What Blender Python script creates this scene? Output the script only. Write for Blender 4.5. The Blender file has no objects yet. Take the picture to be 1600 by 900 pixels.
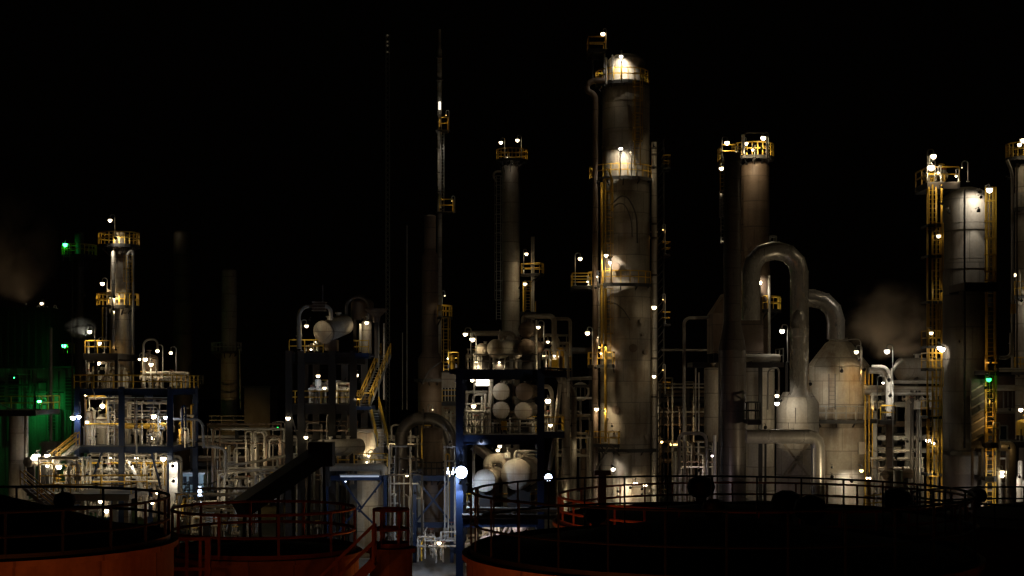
import bpy, math, random
from mathutils import Vector
from math import sin, cos, pi, radians

scn = bpy.context.scene
COL = scn.collection

# ------------------------------------------------------------------ camera
F, HY, CZ = 2400.0, 600.0, 15.0          # focal length in photo pixels, horizon row, eye height (m)
cam_d = bpy.data.cameras.new('camera')
cam = bpy.data.objects.new('camera', cam_d)
COL.objects.link(cam)
cam.location = (0, 0, CZ)
cam.rotation_euler = (pi / 2, 0, 0)
cam_d.sensor_width = 36
cam_d.lens = 36 * F / 1600
cam_d.shift_y = (HY - 450) / 1600
cam_d.clip_start = 0.5
cam_d.clip_end = 3000
scn.camera = cam

# ------------------------------------------------------------------ night sky, exposure
world = bpy.data.worlds.new('World')
scn.world = world
world.use_nodes = True
wn = world.node_tree.nodes
bg = wn['Background']
bg.inputs['Color'].default_value = (1.0, 0.72, 0.5, 1)
bg.inputs['Strength'].default_value = 0.00035
scn.view_settings.view_transform = 'Standard'
scn.view_settings.look = 'None'
scn.view_settings.exposure = 0
scn.view_settings.gamma = 1
scn.view_settings.use_curve_mapping = False
scn.cycles.use_light_tree = True
scn.cycles.max_bounces = 5
scn.cycles.diffuse_bounces = 3
scn.cycles.glossy_bounces = 3
scn.cycles.volume_bounces = 0
scn.cycles.volume_step_rate = 2.0
scn.cycles.volume_max_steps = 64
scn.cycles.sample_clamp_indirect = 3.0
scn.cycles.caustics_reflective = False
scn.cycles.caustics_refractive = False

# ------------------------------------------------------------------ helpers
def W(x, y, Y):
    return Vector(((x - 800) * Y / F, Y, CZ - (y - HY) * Y / F))

def m(px, Y):
    return px * Y / F

class MB:
    def __init__(s):
        s.v, s.f = [], []
    def add(s, vs, fs):
        n = len(s.v)
        s.v += [tuple(v) for v in vs]
        s.f += [tuple(i + n for i in f) for f in fs]
        return s
    def box(s, x0, x1, y0, y1, z0, z1):
        return s.add([(x0, y0, z0), (x1, y0, z0), (x1, y1, z0), (x0, y1, z0), (x0, y0, z1), (x1, y0, z1), (x1, y1, z1), (x0, y1, z1)],
                     [(3, 2, 1, 0), (4, 5, 6, 7), (0, 1, 5, 4), (1, 2, 6, 5), (2, 3, 7, 6), (3, 0, 4, 7)])
    def bar(s, p, q, w, h=None):
        p, q = Vector(p), Vector(q)
        h = w if h is None else h
        d = (q - p)
        if d.length < 1e-6:
            return s
        d.normalize()
        up = Vector((0, 0, 1)) if abs(d.z) < 0.9 else Vector((0, 1, 0))
        a = d.cross(up).normalized() * (w / 2)
        b = a.cross(d).normalized() * (h / 2)
        vs = [p - a - b, p + a - b, p + a + b, p - a + b, q - a - b, q + a - b, q + a + b, q - a + b]
        return s.add(vs, [(0, 1, 2, 3), (7, 6, 5, 4), (4, 5, 1, 0), (5, 6, 2, 1), (6, 7, 3, 2), (7, 4, 0, 3)])
    def hbeam(s, p, q, w, h, t=0.04):
        """I-section: two flanges and a web"""
        p, q = Vector(p), Vector(q)
        d = (q - p).normalized()
        up = Vector((0, 0, 1)) if abs(d.z) < 0.9 else Vector((0, 1, 0))
        a = d.cross(up).normalized()
        b = a.cross(d).normalized()
        for sg in (-1, 1):
            o = b * (sg * (h - t) / 2)
            s.bar(p + o, q + o, w, t)
        s.bar(p, q, t, h - 2 * t)
        return s
    def tube(s, path, r, n=8, cap=True):
        P = [Vector(p) for p in path]
        k = len(P)
        R = r if isinstance(r, (list, tuple)) else [r] * k
        t0 = (P[1] - P[0]).normalized()
        up = Vector((0, 0, 1)) if abs(t0.z) < 0.9 else Vector((0, 1, 0))
        a = t0.cross(up).normalized()
        vs, fs = [], []
        for i in range(k):
            if i == 0:
                t = P[1] - P[0]
            elif i == k - 1:
                t = P[-1] - P[-2]
            else:
                t = (P[i] - P[i - 1]).normalized() + (P[i + 1] - P[i]).normalized()
            if t.length < 1e-6:
                t = P[i] - P[i - 1]
            t.normalize()
            a = (a - t * a.dot(t))
            a.normalize()
            b = t.cross(a)
            sc = 1.0
            for j in range(n):
                g = 2 * pi * j / n
                vs.append(P[i] + (a * cos(g) + b * sin(g)) * R[i] * sc)
        for i in range(k - 1):
            for j in range(n):
                j2 = (j + 1) % n
                fs.append((i * n + j, i * n + j2, (i + 1) * n + j2, (i + 1) * n + j))
        if cap:
            fs.append(tuple(reversed(range(n))))
            fs.append(tuple((k - 1) * n + j for j in range(n)))
        return s.add(vs, fs)
    def lathe(s, c, prof, n=24, axis=None, cap=True):
        """prof: (radius, distance along axis) from low to high"""
        c = Vector(c)
        ax = Vector(axis).normalized() if axis is not None else Vector((0, 0, 1))
        up = Vector((0, 0, 1)) if abs(ax.z) < 0.9 else Vector((1, 0, 0))
        a = up.cross(ax).normalized() if abs(ax.z) < 0.9 else Vector((1, 0, 0))
        b = ax.cross(a).normalized()
        vs, fs = [], []
        for r, z in prof:
            for j in range(n):
                g = 2 * pi * j / n
                vs.append(c + ax * z + (a * cos(g) + b * sin(g)) * max(r, 0.0005))
        k = len(prof)
        for i in range(k - 1):
            for j in range(n):
                j2 = (j + 1) % n
                fs.append((i * n + j, i * n + j2, (i + 1) * n + j2, (i + 1) * n + j))
        if cap:
            fs.append(tuple(reversed(range(n))))
            fs.append(tuple((k - 1) * n + j for j in range(n)))
        return s.add(vs, fs)
    def sector(s, X, Y, z0, z1, r0, r1, a0, a1, n=None):
        """annular slab"""
        n = n or max(4, int(abs(a1 - a0) / 12))
        vs, fs = [], []
        for i in range(n + 1):
            g = radians(a0 + (a1 - a0) * i / n)
            for r in (r0, r1):
                for z in (z0, z1):
                    vs.append((X + r * cos(g), Y + r * sin(g), z))
        for i in range(n):
            k, l = i * 4, i * 4 + 4
            fs += [(k + 1, k + 3, l + 3, l + 1), (k, l, l + 2, k + 2), (k + 2, l + 2, l + 3, k + 3), (k, k + 1, l + 1, l)]
        if abs(a1 - a0) < 359.9:
            fs += [(0, 2, 3, 1), (n * 4, n * 4 + 1, n * 4 + 3, n * 4 + 2)]
        return s.add(vs, fs)
    def build(s, name, mat, parent=None, smooth=False, sharp=38):
        top = parent
        while top is not None and top.parent is not None:
            top = top.parent
        o = top.location if top is not None else Vector((0, 0, 0))
        me = bpy.data.meshes.new(name)
        me.from_pydata([(v[0] - o.x, v[1] - o.y, v[2] - o.z) for v in s.v], [], s.f)
        if smooth:
            me.polygons.foreach_set('use_smooth', [True] * len(me.polygons))
            me.set_sharp_from_angle(angle=radians(sharp))
        me.materials.append(mat)
        ob = bpy.data.objects.new(name, me)
        COL.objects.link(ob)
        if parent is not None:
            ob.parent = parent
        return ob

def tag(o, label, cat, group=None, kind=None):
    if label:
        o['label'] = label
    if cat:
        o['category'] = cat
    if group:
        o['group'] = group
    if kind:
        o['kind'] = kind
    return o

def thing(name, label, cat, loc, group=None):
    o = bpy.data.objects.new(name, None)
    o.empty_display_size = 0.5
    COL.objects.link(o)
    o.location = loc
    return tag(o, label, cat, group, 'thing')

def fillet(pts, r, seg=5):
    P = [Vector(p) for p in pts]
    out = [P[0]]
    for i in range(1, len(P) - 1):
        a, b, c = P[i - 1], P[i], P[i + 1]
        d1, d2 = (a - b), (c - b)
        k = min(r, d1.length * 0.49, d2.length * 0.49)
        p, q = b + d1.normalized() * k, b + d2.normalized() * k
        ct = (p + q) / 2
        for j in range(seg + 1):
            t = j / seg
            # circular-ish blend: conic with weight for a right-angled bend
            w = 0.7071
            den = (1 - t) ** 2 + 2 * w * t * (1 - t) + t * t
            out.append((p * (1 - t) ** 2 + b * (2 * w * t * (1 - t)) + q * t * t) / den)
    out.append(P[-1])
    return out

# ------------------------------------------------------------------ materials
def mat(name, col, rough=0.6, metal=0.0, stain=None, amount=0.5, streak=True, scale=0.9, fine=0.12, bump=0.0, sheets=None):
    mt = bpy.data.materials.new(name)
    mt.use_nodes = True
    nt = mt.node_tree
    N, L = nt.nodes, nt.links
    b = N['Principled BSDF']
    b.inputs['Roughness'].default_value = rough
    b.inputs['Metallic'].default_value = metal
    tc = N.new('ShaderNodeTexCoord')
    base = N.new('ShaderNodeRGB')
    base.outputs[0].default_value = (*col, 1)
    out = base.outputs[0]
    # fine grain
    nz = N.new('ShaderNodeTexNoise')
    nz.inputs['Scale'].default_value = 6.0
    nz.inputs['Detail'].default_value = 6
    L.new(tc.outputs['Object'], nz.inputs['Vector'])
    mr = N.new('ShaderNodeMapRange')
    mr.inputs[1].default_value, mr.inputs[2].default_value = 0.3, 0.7
    mr.inputs[3].default_value, mr.inputs[4].default_value = 1 - fine, 1 + fine
    L.new(nz.outputs[0], mr.inputs[0])
    mul = N.new('ShaderNodeMixRGB')
    mul.blend_type = 'MULTIPLY'
    mul.inputs[0].default_value = 1
    L.new(out, mul.inputs[1])
    L.new(mr.outputs[0], mul.inputs[2])
    out = mul.outputs[0]
    if sheets is not None:
        # plates: each sheet of a shell has its own slight tone, with a thin dirty joint
        def mth(op, a, b=None):
            q = N.new('ShaderNodeMath')
            q.operation = op
            for i, v in enumerate((a, b)):
                if v is None:
                    continue
                if isinstance(v, (int, float)):
                    q.inputs[i].default_value = v
                else:
                    L.new(v, q.inputs[i])
            return q.outputs[0]
        sp = N.new('ShaderNodeSeparateXYZ')
        L.new(tc.outputs['Object'], sp.inputs[0])
        zc = mth('DIVIDE', sp.outputs[2], sheets[0])
        zf = mth('FLOOR', zc)
        an = mth('MULTIPLY', mth('ARCTAN2', sp.outputs[1], sp.outputs[0]), sheets[1] / 6.2832)
        an = mth('ADD', an, mth('MULTIPLY', zf, 0.37))
        cb = N.new('ShaderNodeCombineXYZ')
        L.new(mth('FLOOR', an), cb.inputs[0])
        L.new(zf, cb.inputs[1])
        wnz = N.new('ShaderNodeTexWhiteNoise')
        L.new(cb.outputs[0], wnz.inputs['Vector'])
        mr2 = N.new('ShaderNodeMapRange')
        mr2.inputs[3].default_value, mr2.inputs[4].default_value = 0.80, 1.12
        L.new(wnz.outputs['Value'], mr2.inputs[0])
        jz = mth('LESS_THAN', mth('FRACT', zc), 0.045)
        ja = mth('LESS_THAN', mth('FRACT', an), 0.03)
        jt = mth('SUBTRACT', 1.0, mth('MULTIPLY', mth('MAXIMUM', jz, ja), 0.45))
        mu2 = N.new('ShaderNodeMixRGB')
        mu2.blend_type = 'MULTIPLY'
        mu2.inputs[0].default_value = 1
        L.new(out, mu2.inputs[1])
        L.new(mth('MULTIPLY', mr2.outputs[0], jt), mu2.inputs[2])
        out = mu2.outputs[0]
    if stain is not None:
        mp = N.new('ShaderNodeMapping')
        mp.inputs['Scale'].default_value = (1.3, 1.3, 0.16) if streak else (1, 1, 1)
        L.new(tc.outputs['Object'], mp.inputs['Vector'])
        n2 = N.new('ShaderNodeTexNoise')
        n2.inputs['Scale'].default_value = scale
        n2.inputs['Detail'].default_value = 8
        n2.inputs['Roughness'].default_value = 0.65
        L.new(mp.outputs[0], n2.inputs['Vector'])
        n3 = N.new('ShaderNodeTexNoise')
        n3.inputs['Scale'].default_value = scale * 0.35
        n3.inputs['Detail'].default_value = 4
        L.new(tc.outputs['Object'], n3.inputs['Vector'])
        ad = N.new('ShaderNodeMath')
        ad.operation = 'ADD'
        L.new(n2.outputs[0], ad.inputs[0])
        L.new(n3.outputs[0], ad.inputs[1])
        r2 = N.new('ShaderNodeMapRange')
        r2.inputs[1].default_value, r2.inputs[2].default_value = 0.93, 1.25
        r2.inputs[3].default_value, r2.inputs[4].default_value = 0, amount
        L.new(ad.outputs[0], r2.inputs[0])
        mx = N.new('ShaderNodeMixRGB')
        L.new(r2.outputs[0], mx.inputs[0])
        L.new(out, mx.inputs[1])
        mx.inputs[2].default_value = (*stain, 1)
        out = mx.outputs[0]
        rr = N.new('ShaderNodeMapRange')
        rr.inputs[3].default_value, rr.inputs[4].default_value = rough, min(1, rough + 0.25)
        L.new(r2.outputs[0], rr.inputs[0])
        L.new(rr.outputs[0], b.inputs['Roughness'])
    L.new(out, b.inputs['Base Color'])
    if bump > 0:
        bp = N.new('ShaderNodeBump')
        bp.inputs['Strength'].default_value = bump
        bp.inputs['Distance'].default_value = 0.05
        L.new(nz.outputs[0], bp.inputs['Height'])
        L.new(bp.outputs[0], b.inputs['Normal'])
    return mt

RUST = (0.16, 0.075, 0.03)
M = dict(
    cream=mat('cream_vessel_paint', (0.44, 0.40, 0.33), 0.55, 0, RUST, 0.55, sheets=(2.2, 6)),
    dimmed=mat('shade_dimmed_vessel_paint', (0.13, 0.118, 0.10), 0.55, 0, (0.07, 0.05, 0.035), 0.8, sheets=(2.4, 6)),  # pale vessel standing unlit: its shade is put into a darker paint
    weathered=mat('weathered_column_paint', (0.31, 0.275, 0.22), 0.55, 0, (0.13, 0.075, 0.035), 0.8, scale=0.9, sheets=(1.9, 7)),
    pale=mat('pale_vessel_paint', (0.52, 0.48, 0.41), 0.5, 0, (0.3, 0.2, 0.1), 0.45, sheets=(2.0, 6)),
    rusty=mat('rust_streaked_paint', (0.42, 0.37, 0.29), 0.55, 0, (0.15, 0.085, 0.04), 0.8, scale=0.9, sheets=(1.9, 7)),
    brown=mat('brown_vessel_paint', (0.17, 0.12, 0.085), 0.6, 0, (0.07, 0.04, 0.02), 0.7, sheets=(2.2, 5)),
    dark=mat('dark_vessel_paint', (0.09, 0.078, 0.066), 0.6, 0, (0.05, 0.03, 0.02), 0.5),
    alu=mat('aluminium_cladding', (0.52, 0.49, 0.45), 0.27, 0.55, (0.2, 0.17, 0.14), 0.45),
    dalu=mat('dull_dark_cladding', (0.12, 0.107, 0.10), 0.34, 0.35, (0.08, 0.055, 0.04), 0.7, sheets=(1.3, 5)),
    pipe=mat('grey_pipe_paint', (0.42, 0.39, 0.34), 0.36, 0, (0.18, 0.11, 0.06), 0.5, streak=False),
    white=mat('white_pipe_paint', (0.60, 0.58, 0.53), 0.36, 0, (0.3, 0.22, 0.14), 0.4),
    blue=mat('blue_structural_paint', (0.014, 0.036, 0.105), 0.5, 0, (0.02, 0.03, 0.06), 0.6),
    steel=mat('dark_structural_steel', (0.022, 0.021, 0.021), 0.6, 0, (0.05, 0.03, 0.02), 0.6),
    grate=mat('dark_grating', (0.05, 0.048, 0.045), 0.7),
    galv=mat('galvanised_steel', (0.36, 0.36, 0.35), 0.5, 0.3, (0.2, 0.18, 0.15), 0.4),
    yellow=mat('yellow_safety_paint', (0.72, 0.45, 0.055), 0.4, 0, (0.3, 0.16, 0.04), 0.45),
    tank=mat('tank_shell_paint', (0.40, 0.20, 0.12), 0.7, 0, (0.16, 0.06, 0.03), 0.6, scale=1.2, sheets=(2.2, 14)),
    roof=mat('black_bitumen_roof', (0.012, 0.012, 0.013), 0.9, 0, (0.02, 0.018, 0.016), 0.5, streak=False),
    red=mat('red_primer_rail', (0.34, 0.10, 0.06), 0.6, 0, (0.12, 0.05, 0.03), 0.6),
    black=mat('black_silhouette_paint', (0.009, 0.009, 0.009), 0.6),  # near-black so unlit rails and silhouettes stay dark: shade put into the colour
    concrete=mat('yard_concrete', (0.26, 0.25, 0.235), 0.85, 0, (0.10, 0.09, 0.08), 0.7, streak=False, scale=0.25, bump=0.2),
    clad=mat('corrugated_wall_cladding', (0.30, 0.32, 0.30), 0.6, 0, (0.14, 0.12, 0.1), 0.6),
    dclad=mat('dark_wall_cladding', (0.05, 0.052, 0.05), 0.7, 0, (0.03, 0.03, 0.03), 0.5),
    teal=mat('pale_teal_cabin_panel', (0.32, 0.44, 0.45), 0.5, 0, (0.18, 0.22, 0.2), 0.5),
    brick=mat('brown_brick_wall', (0.16, 0.10, 0.07), 0.85, 0, (0.07, 0.05, 0.04), 0.6, streak=False, scale=2),
    glass=mat('dark_window_glass', (0.02, 0.025, 0.03), 0.1),
)
_em = {}
KIND = dict(warm=(1.0, 0.80, 0.49), white=(1.0, 0.90, 0.74), sodium=(1.0, 0.60, 0.20), cool=(0.62, 0.76, 1.0),
            green=(0.03, 1.0, 0.16), orange=(1.0, 0.25, 0.045), pink=(1.0, 0.82, 0.86))
def emit(kind, L):
    k = (kind, L)
    if k not in _em:
        mt = bpy.data.materials.new('lit_glow_' + kind)
        mt.use_nodes = True
        b = mt.node_tree.nodes['Principled BSDF']
        b.inputs['Base Color'].default_value = (0.8, 0.8, 0.8, 1)
        b.inputs['Emission Color'].default_value = (*KIND[kind], 1)
        b.inputs['Emission Strength'].default_value = L
        _em[k] = mt
    return _em[k]

# ------------------------------------------------------------------ part builders
def bulb(parent, p, r, kind, L, name='bulb'):
    b = MB()
    b.lathe(p, [(0.25 * r, -r), (0.75 * r, -0.7 * r), (r, 0), (0.75 * r, 0.62 * r), (0.3 * r, 0.8 * r)], 10)
    o = b.build(name, emit(kind, L), parent, True)
    return o

GL = 0.24          # how strong the bare globes burn
SP = 1.0           # how strong the shielded floods burn
def lamp(root, x, y, Y, kind='warm', L=55, base=None, side=1, r=0.2, back=None, hood=True, off=0.45, globe=False):
    """a lamp with its hood; base = pixel row where its post stands, or back = length of a wall arm.
    Small wall lamps are shielded floods that shine on what stands behind them."""
    if base is None and r < 0.19 and not globe and kind not in ('green', 'cool'):
        return spot(root, x, y, Y, L * r * r * 3.2, kind, size=.1, aim=(0, 1, -.3), cone=125)
    p = W(x, y, Y)
    r *= .74
    b = MB()
    if hood:
        b.lathe(p, [(r * 1.12, 0.3 * r), (r * 0.95, 0.62 * r), (r * 0.45, 1.05 * r), (r * 0.2, 1.3 * r)], 12, cap=False)
        b.lathe(p, [(0.04, 0.83 * r), (r * 1.1, 0.31 * r)], 12, cap=False)
    else:
        b.lathe(p, [(r * 0.5, 0.85 * r), (r * 0.35, 1.3 * r)], 8)
    if base is not None:
        zb = W(x, base, Y).z
        q = Vector((p.x + side * off, p.y, zb))
        path = [q, (q.x, q.y, p.z + 0.5), (p.x, p.y, p.z + 0.5), (p.x, p.y, p.z + 1.1 * r)]
        b.tube(fillet(path, off * 0.7, 4), 0.045, 6)
        b.lathe(q, [(0.13, 0), (0.13, 0.04)], 8)
    else:
        bk = 0.7 if back is None else back
        path = [(p.x, p.y, p.z + 1.1 * r), (p.x, p.y, p.z + 0.4), (p.x, p.y + bk, p.z + 0.4)]
        b.tube(fillet(path, 0.2, 3), 0.04, 6)
    o = b.build('lamp', M['galv'], root, True)
    bulb(o, p, r, kind, max(3, round(L * GL)))
    if base is not None and kind != 'green':
        beam(o, p - Vector((0, 0, r * 1.15)), Vector((0, 0.05, -1)), 0.15 * L, kind, 150, 0.4)
    return o

def beam(holder, p, d, I, kind, cone, blend):
    top = holder
    while top.parent is not None:
        top = top.parent
    ld = bpy.data.lights.new('flood_light', 'SPOT')
    ld.energy = 12.566 * I * SP
    ld.color = KIND[kind]
    ld.spot_size = radians(cone)
    ld.spot_blend = blend
    ld.shadow_soft_size = 0.06
    lo = bpy.data.objects.new('flood_light', ld)
    COL.objects.link(lo)
    lo.parent = holder
    lo.location = p - top.location
    lo.rotation_euler = d.to_track_quat('-Z', 'Y').to_euler()

def spot(root, x, y, Y, I, kind='warm', size=0.12, aim=(0, 1, -0.5), cone=112, blend=0.55):
    """shielded floodlight: a short can whose lens faces what stands behind it; I = intensity on its axis"""
    p = W(x, y, Y)
    d = Vector(aim).normalized()
    size = min(size, 0.13)
    b = MB()
    b.lathe(p, [(.002, -size * 1.6), (size * .5, -size * 1.6), (size * .8, -size * 1.2), (size * 1.08, -size * .2), (size * 1.12, size * .25), (size * 1.03, size * .25), (size * 1.0, .0)], 12, axis=d, cap=False)
    b.tube([p - d * size * .6 + Vector((0, 0, size)), p + Vector((0, -size * .6, size * 2.2)), p + Vector((0, .8, size * 2.2))], .025, 6)
    o = b.build('floodlight', M['black'], root, True)
    c = MB()
    c.lathe(p, [(size * .98, -.05), (size * .98, -.02)], 12, axis=d)
    c.build('lens', emit(kind, 12), o)
    beam(o, p + d * size * .3, d, I, kind, cone, blend)
    return o

def glow_box(root, x0, x1, y, Y, kind='white', L=40, h=0.28):
    """fluorescent box luminaire; also a glowing bar standing in for a lit ledge"""
    p, q = W(x0, y, Y), W(x1, y, Y)
    b = MB()
    b.box(p.x - .06, q.x + .06, Y - .2, Y + .2, p.z + h / 2, p.z + h / 2 + 0.12)
    o = b.build('lamp', M['galv'], root)
    c = MB()
    c.box(p.x, q.x, Y - .15, Y + .15, p.z - h / 2, p.z + h / 2)
    c.build('glow_bar', emit(kind, L), o)
    return o

RT = 0.046   # rail half thickness
def rail_path(mb, pts, h=1.1, post=1.6, r=RT, closed=False, toe=False):
    P = [Vector(p) for p in pts]
    if closed:
        P = P + [P[0]]
    U = Vector((0, 0, 1))
    for a, b in zip(P[:-1], P[1:]):
        for k in (h, h * 0.52):
            mb.bar(a + U * k, b + U * k, r * 2)
        if toe:
            mb.bar(a + U * 0.09, b + U * 0.09, 0.02, 0.15)
        n = max(1, int((b - a).length / post + 0.4))
        for i in range(n):
            c = a + (b - a) * (i / n)
            mb.bar(c, c + U * (h - r), r * 1.7)
    if not closed:
        c = P[-1]
        mb.bar(c, c + U * (h - r), r * 1.7)

def ring_platform(root, cx, Y, y, rin, rout, a0, a1, rail=True, mat_r='yellow', brackets=True, h=1.1):
    """platform sector round a column; radii in pixels, y = deck row"""
    c = W(cx, y, Y)
    r0, r1 = m(rin, Y) + 0.03, m(rout, Y)
    n = max(4, int(abs(a1 - a0) / 15))
    b = MB()
    b.sector(c.x, Y, c.z - 0.08, c.z, r0, r1, a0, a1, n)
    b.sector(c.x, Y, c.z - 0.3, c.z - 0.085, r1 - 0.06, r1, a0, a1, n)
    d = b.build('platform', M['grate'], root)
    if brackets:
        for i in range(max(2, n // 2) + 1):
            k = MB()
            g = radians(a0 + (a1 - a0) * (i + 0.02) / (max(2, n // 2) + 0.04))
            e = Vector((cos(g), sin(g), 0))
            p = Vector((c.x, Y, c.z - 0.2))
            k.bar(p + e * (r0 - 0.05), p + e * (r1 - 0.08), 0.1, 0.22)
            k.bar(p + e * (r0 - 0.05) - Vector((0, 0, (r1 - r0) * 0.8)), p + e * (r1 - 0.15), 0.09)
            k.build('bracket', M['steel'], d)
    if rail:
        q = MB()
        pts = [(c.x + (r1 - .06) * cos(radians(a0 + (a1 - a0) * i / n)), Y + (r1 - .06) * sin(radians(a0 + (a1 - a0) * i / n)), c.z) for i in range(n + 1)]
        if abs(a1 - a0) > 359:
            rail_path(q, pts[:-1], h, closed=True)
        else:
            e0, e1 = radians(a0), radians(a1)
            pts = [(c.x + r0 * cos(e0), Y + r0 * sin(e0), c.z)] + pts + [(c.x + r0 * cos(e1), Y + r0 * sin(e1), c.z)]
            rail_path(q, pts, h)
        q.build('railing', M[mat_r], d)
    return d

def box_platform(root, x0, x1, y, Y0, Y1, mat_r='yellow', sides='fblr', h=1.1, beam='steel', depth=0.3, name='platform', post=1.6):
    """rectangular deck; x0,x1 in pixels at Y0"""
    p, q = W(x0, y, Y0), W(x1, y, Y0)
    z = p.z
    b = MB()
    b.box(p.x, q.x, Y0, Y1, z - 0.06, z)
    d = b.build(name, M['grate'], root)
    k = MB()
    k.box(p.x, q.x, Y0 - .02, Y0 + .1, z - depth - .063, z - .063)
    k.box(p.x, q.x, Y1 - .1, Y1 + .02, z - depth - .063, z - .063)
    n = max(1, int((q.x - p.x) / 2.2))
    for i in range(n + 1):
        xx = p.x + (q.x - p.x - .1) * i / n
        k.box(xx, xx + .1, Y0 + .1, Y1 - .1, z - depth * .8 - .063, z - .063)
    k.build('joist', M[beam], d)
    if sides:
        r = MB()
        e = 0.05
        for a, c, kx in (((p.x + e, Y0 + e), (q.x - e, Y0 + e), 'f'), ((q.x - e, Y0 + e), (q.x - e, Y1 - e), 'r'),
                         ((q.x - e, Y1 - e), (p.x + e, Y1 - e), 'b'), ((p.x + e, Y1 - e), (p.x + e, Y0 + e), 'l')):
            if kx in sides:
                rail_path(r, [(*a, z), (*c, z)], h, post)
        r.build('railing', M[mat_r], d)
    return d

def ladder(root, x, y0, y1, Y, cage=True, mt='yellow', w=0.5, face=-1):
    p = W(x, y0, Y)
    z1 = W(x, y1, Y).z
    b = MB()
    for s in (-1, 1):
        b.bar((p.x + s * w / 2, Y, z1), (p.x + s * w / 2, Y, p.z), 0.07, 0.05)
    n = int((p.z - z1) / 0.33)
    for i in range(n):
        z = z1 + (i + .5) * 0.33
        b.bar((p.x - w / 2, Y, z), (p.x + w / 2, Y, z), 0.03)
    o = b.build('ladder', M[mt], root)
    if cage:
        c = MB()
        R = 0.42
        cy = Y + face * 0.35
        top = p.z
        lo = z1 + 2.2
        if top - lo > 1:
            k = max(2, int((top - lo) / 1.0))
            for i in range(k + 1):
                z = lo + (top - lo) * i / k
                pts = [(p.x + R * cos(g), cy + face * R * sin(g), z) for g in [radians(t) for t in range(-40, 221, 26)]]
                for a, d in zip(pts[:-1], pts[1:]):
                    c.bar(a, d, 0.03, 0.06)
            for t in (0, 60, 120, 180):
                g = radians(t)
                c.bar((p.x + R * cos(g), cy + face * R * sin(g), lo), (p.x + R * cos(g), cy + face * R * sin(g), top), 0.045, 0.03)
            c.build('cage', M[mt], o)
    return o

def shell_profile(prof, course=2.6, lip=0.018):
    """add weld bands to a (radius, z) profile running upwards"""
    out = []
    for (ra, za), (rb, zb) in zip(prof[:-1], prof[1:]):
        out.append((ra, za))
        if abs(ra - rb) < 0.01 and zb - za > course * 1.4:
            n = int((zb - za) / course)
            for i in range(1, n + 1):
                z = za + (zb - za) * i / (n + 0.5)
                out += [(ra, z - 0.055), (ra + lip, z - 0.05), (ra + lip, z + 0.05), (ra, z + 0.055)]
    out.append(prof[-1])
    return out

def dome(r, z, k=0.5, n=6):
    return [(r * cos(pi / 2 * i / n), z + r * k * sin(pi / 2 * i / n)) for i in range(1, n + 1)]

def tower(name, label, cat, cx, Y, sections, mt, head=0.5, n=32, group=None, nozzles=0, seed=0, ground=True):
    """sections: (radius px, top row) from the top down; the foot stands on the ground"""
    base = W(cx, 600, Y)
    root = thing(name, label, cat, (base.x, Y, 0), group)
    prof = []
    rows = [(m(r, Y), W(cx, y, Y).z) for r, y in sections]
    # go upwards
    zlow = 0.0
    up = list(reversed(rows))
    prof.append((up[0][0] * 1.06, 0.0))
    prof.append((up[0][0] * 1.06, 0.25))
    prof.append((up[0][0], 0.26))
    for i, (r, z) in enumerate(up):
        prof.append((r, z))
        if i + 1 < len(up) and abs(up[i + 1][0] - r) > 0.01:
            r2 = up[i + 1][0]
            prof.append((r2, z + abs(r2 - r) * 1.5 + 0.05))
    rt, zt = prof[-1]
    prof = shell_profile(prof)
    if head:
        prof += dome(rt, zt, head)
    b = MB()
    b.lathe((base.x, Y, 0), prof, n)
    b.build('shell', mt, root, True)
    rnd = random.Random(seed)
    if nozzles:
        zt2 = rows[0][1]
        r0 = rows[0][0]
        for i in range(nozzles):
            q = MB()
            g = radians(rnd.uniform(200, 340))
            z = rnd.uniform(2, zt2 - 1)
            rr = r0
            for r_, z_ in rows:
                if z < z_:
                    rr = r_
            e = Vector((cos(g), sin(g), 0))
            k = rnd.uniform(0.12, 0.3)
            q.lathe(Vector((base.x, Y, z)) + e * (rr - 0.05), [(k * .7, 0), (k * .7, .28), (k, .285), (k, .36)], 12, axis=e)
            q.build('nozzle', mt, root, True)
    return root

def riser(root, pts, r, Y=None, mt='pipe', name='riser_pipe', fr=None, n=10, seg=5, flanges=0):
    """pipe along pixel points (x, y[, depth]); r in pixels at the first depth"""
    P = [W(p[0], p[1], p[2] if len(p) > 2 else Y) for p in pts]
    rad = m(r, P[0].y)
    b = MB()
    path = fillet(P, fr if fr is not None else rad * 3.2, seg)
    b.tube(path, rad, n)
    for i in range(flanges):
        a, c = P[0], P[1]
        L = [(P[j], P[j + 1]) for j in range(len(P) - 1)]
        a, c = L[i % len(L)]
        k = 0.3 + 0.4 * ((i * 0.618) % 1)
        d = (c - a).normalized()
        q = a + (c - a) * k
        b.tube([q - d * 0.06, q + d * 0.06], rad * 1.5, n)
    return b.build(name, M[mt], root, True)

def pipe(name, label, pts, r, Y=None, mt='pipe', cat='pipe', group=None, fr=None, n=12, seg=6, flanges=0, supports=()):
    P = [W(p[0], p[1], p[2] if len(p) > 2 else Y) for p in pts]
    root = thing(name, label, cat, P[0], group)
    riser(root, pts, r, Y, mt, 'pipe_run', fr, n, seg, flanges)
    # bands (cladding joints)
    for x, y, yb, Yp in supports:
        b = MB()
        p, q = W(x, y, Yp), W(x, yb, Yp)
        b.hbeam(q, p, 0.2, 0.2, 0.03)
        b.build('support', M['steel'], root)
    return root

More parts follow.
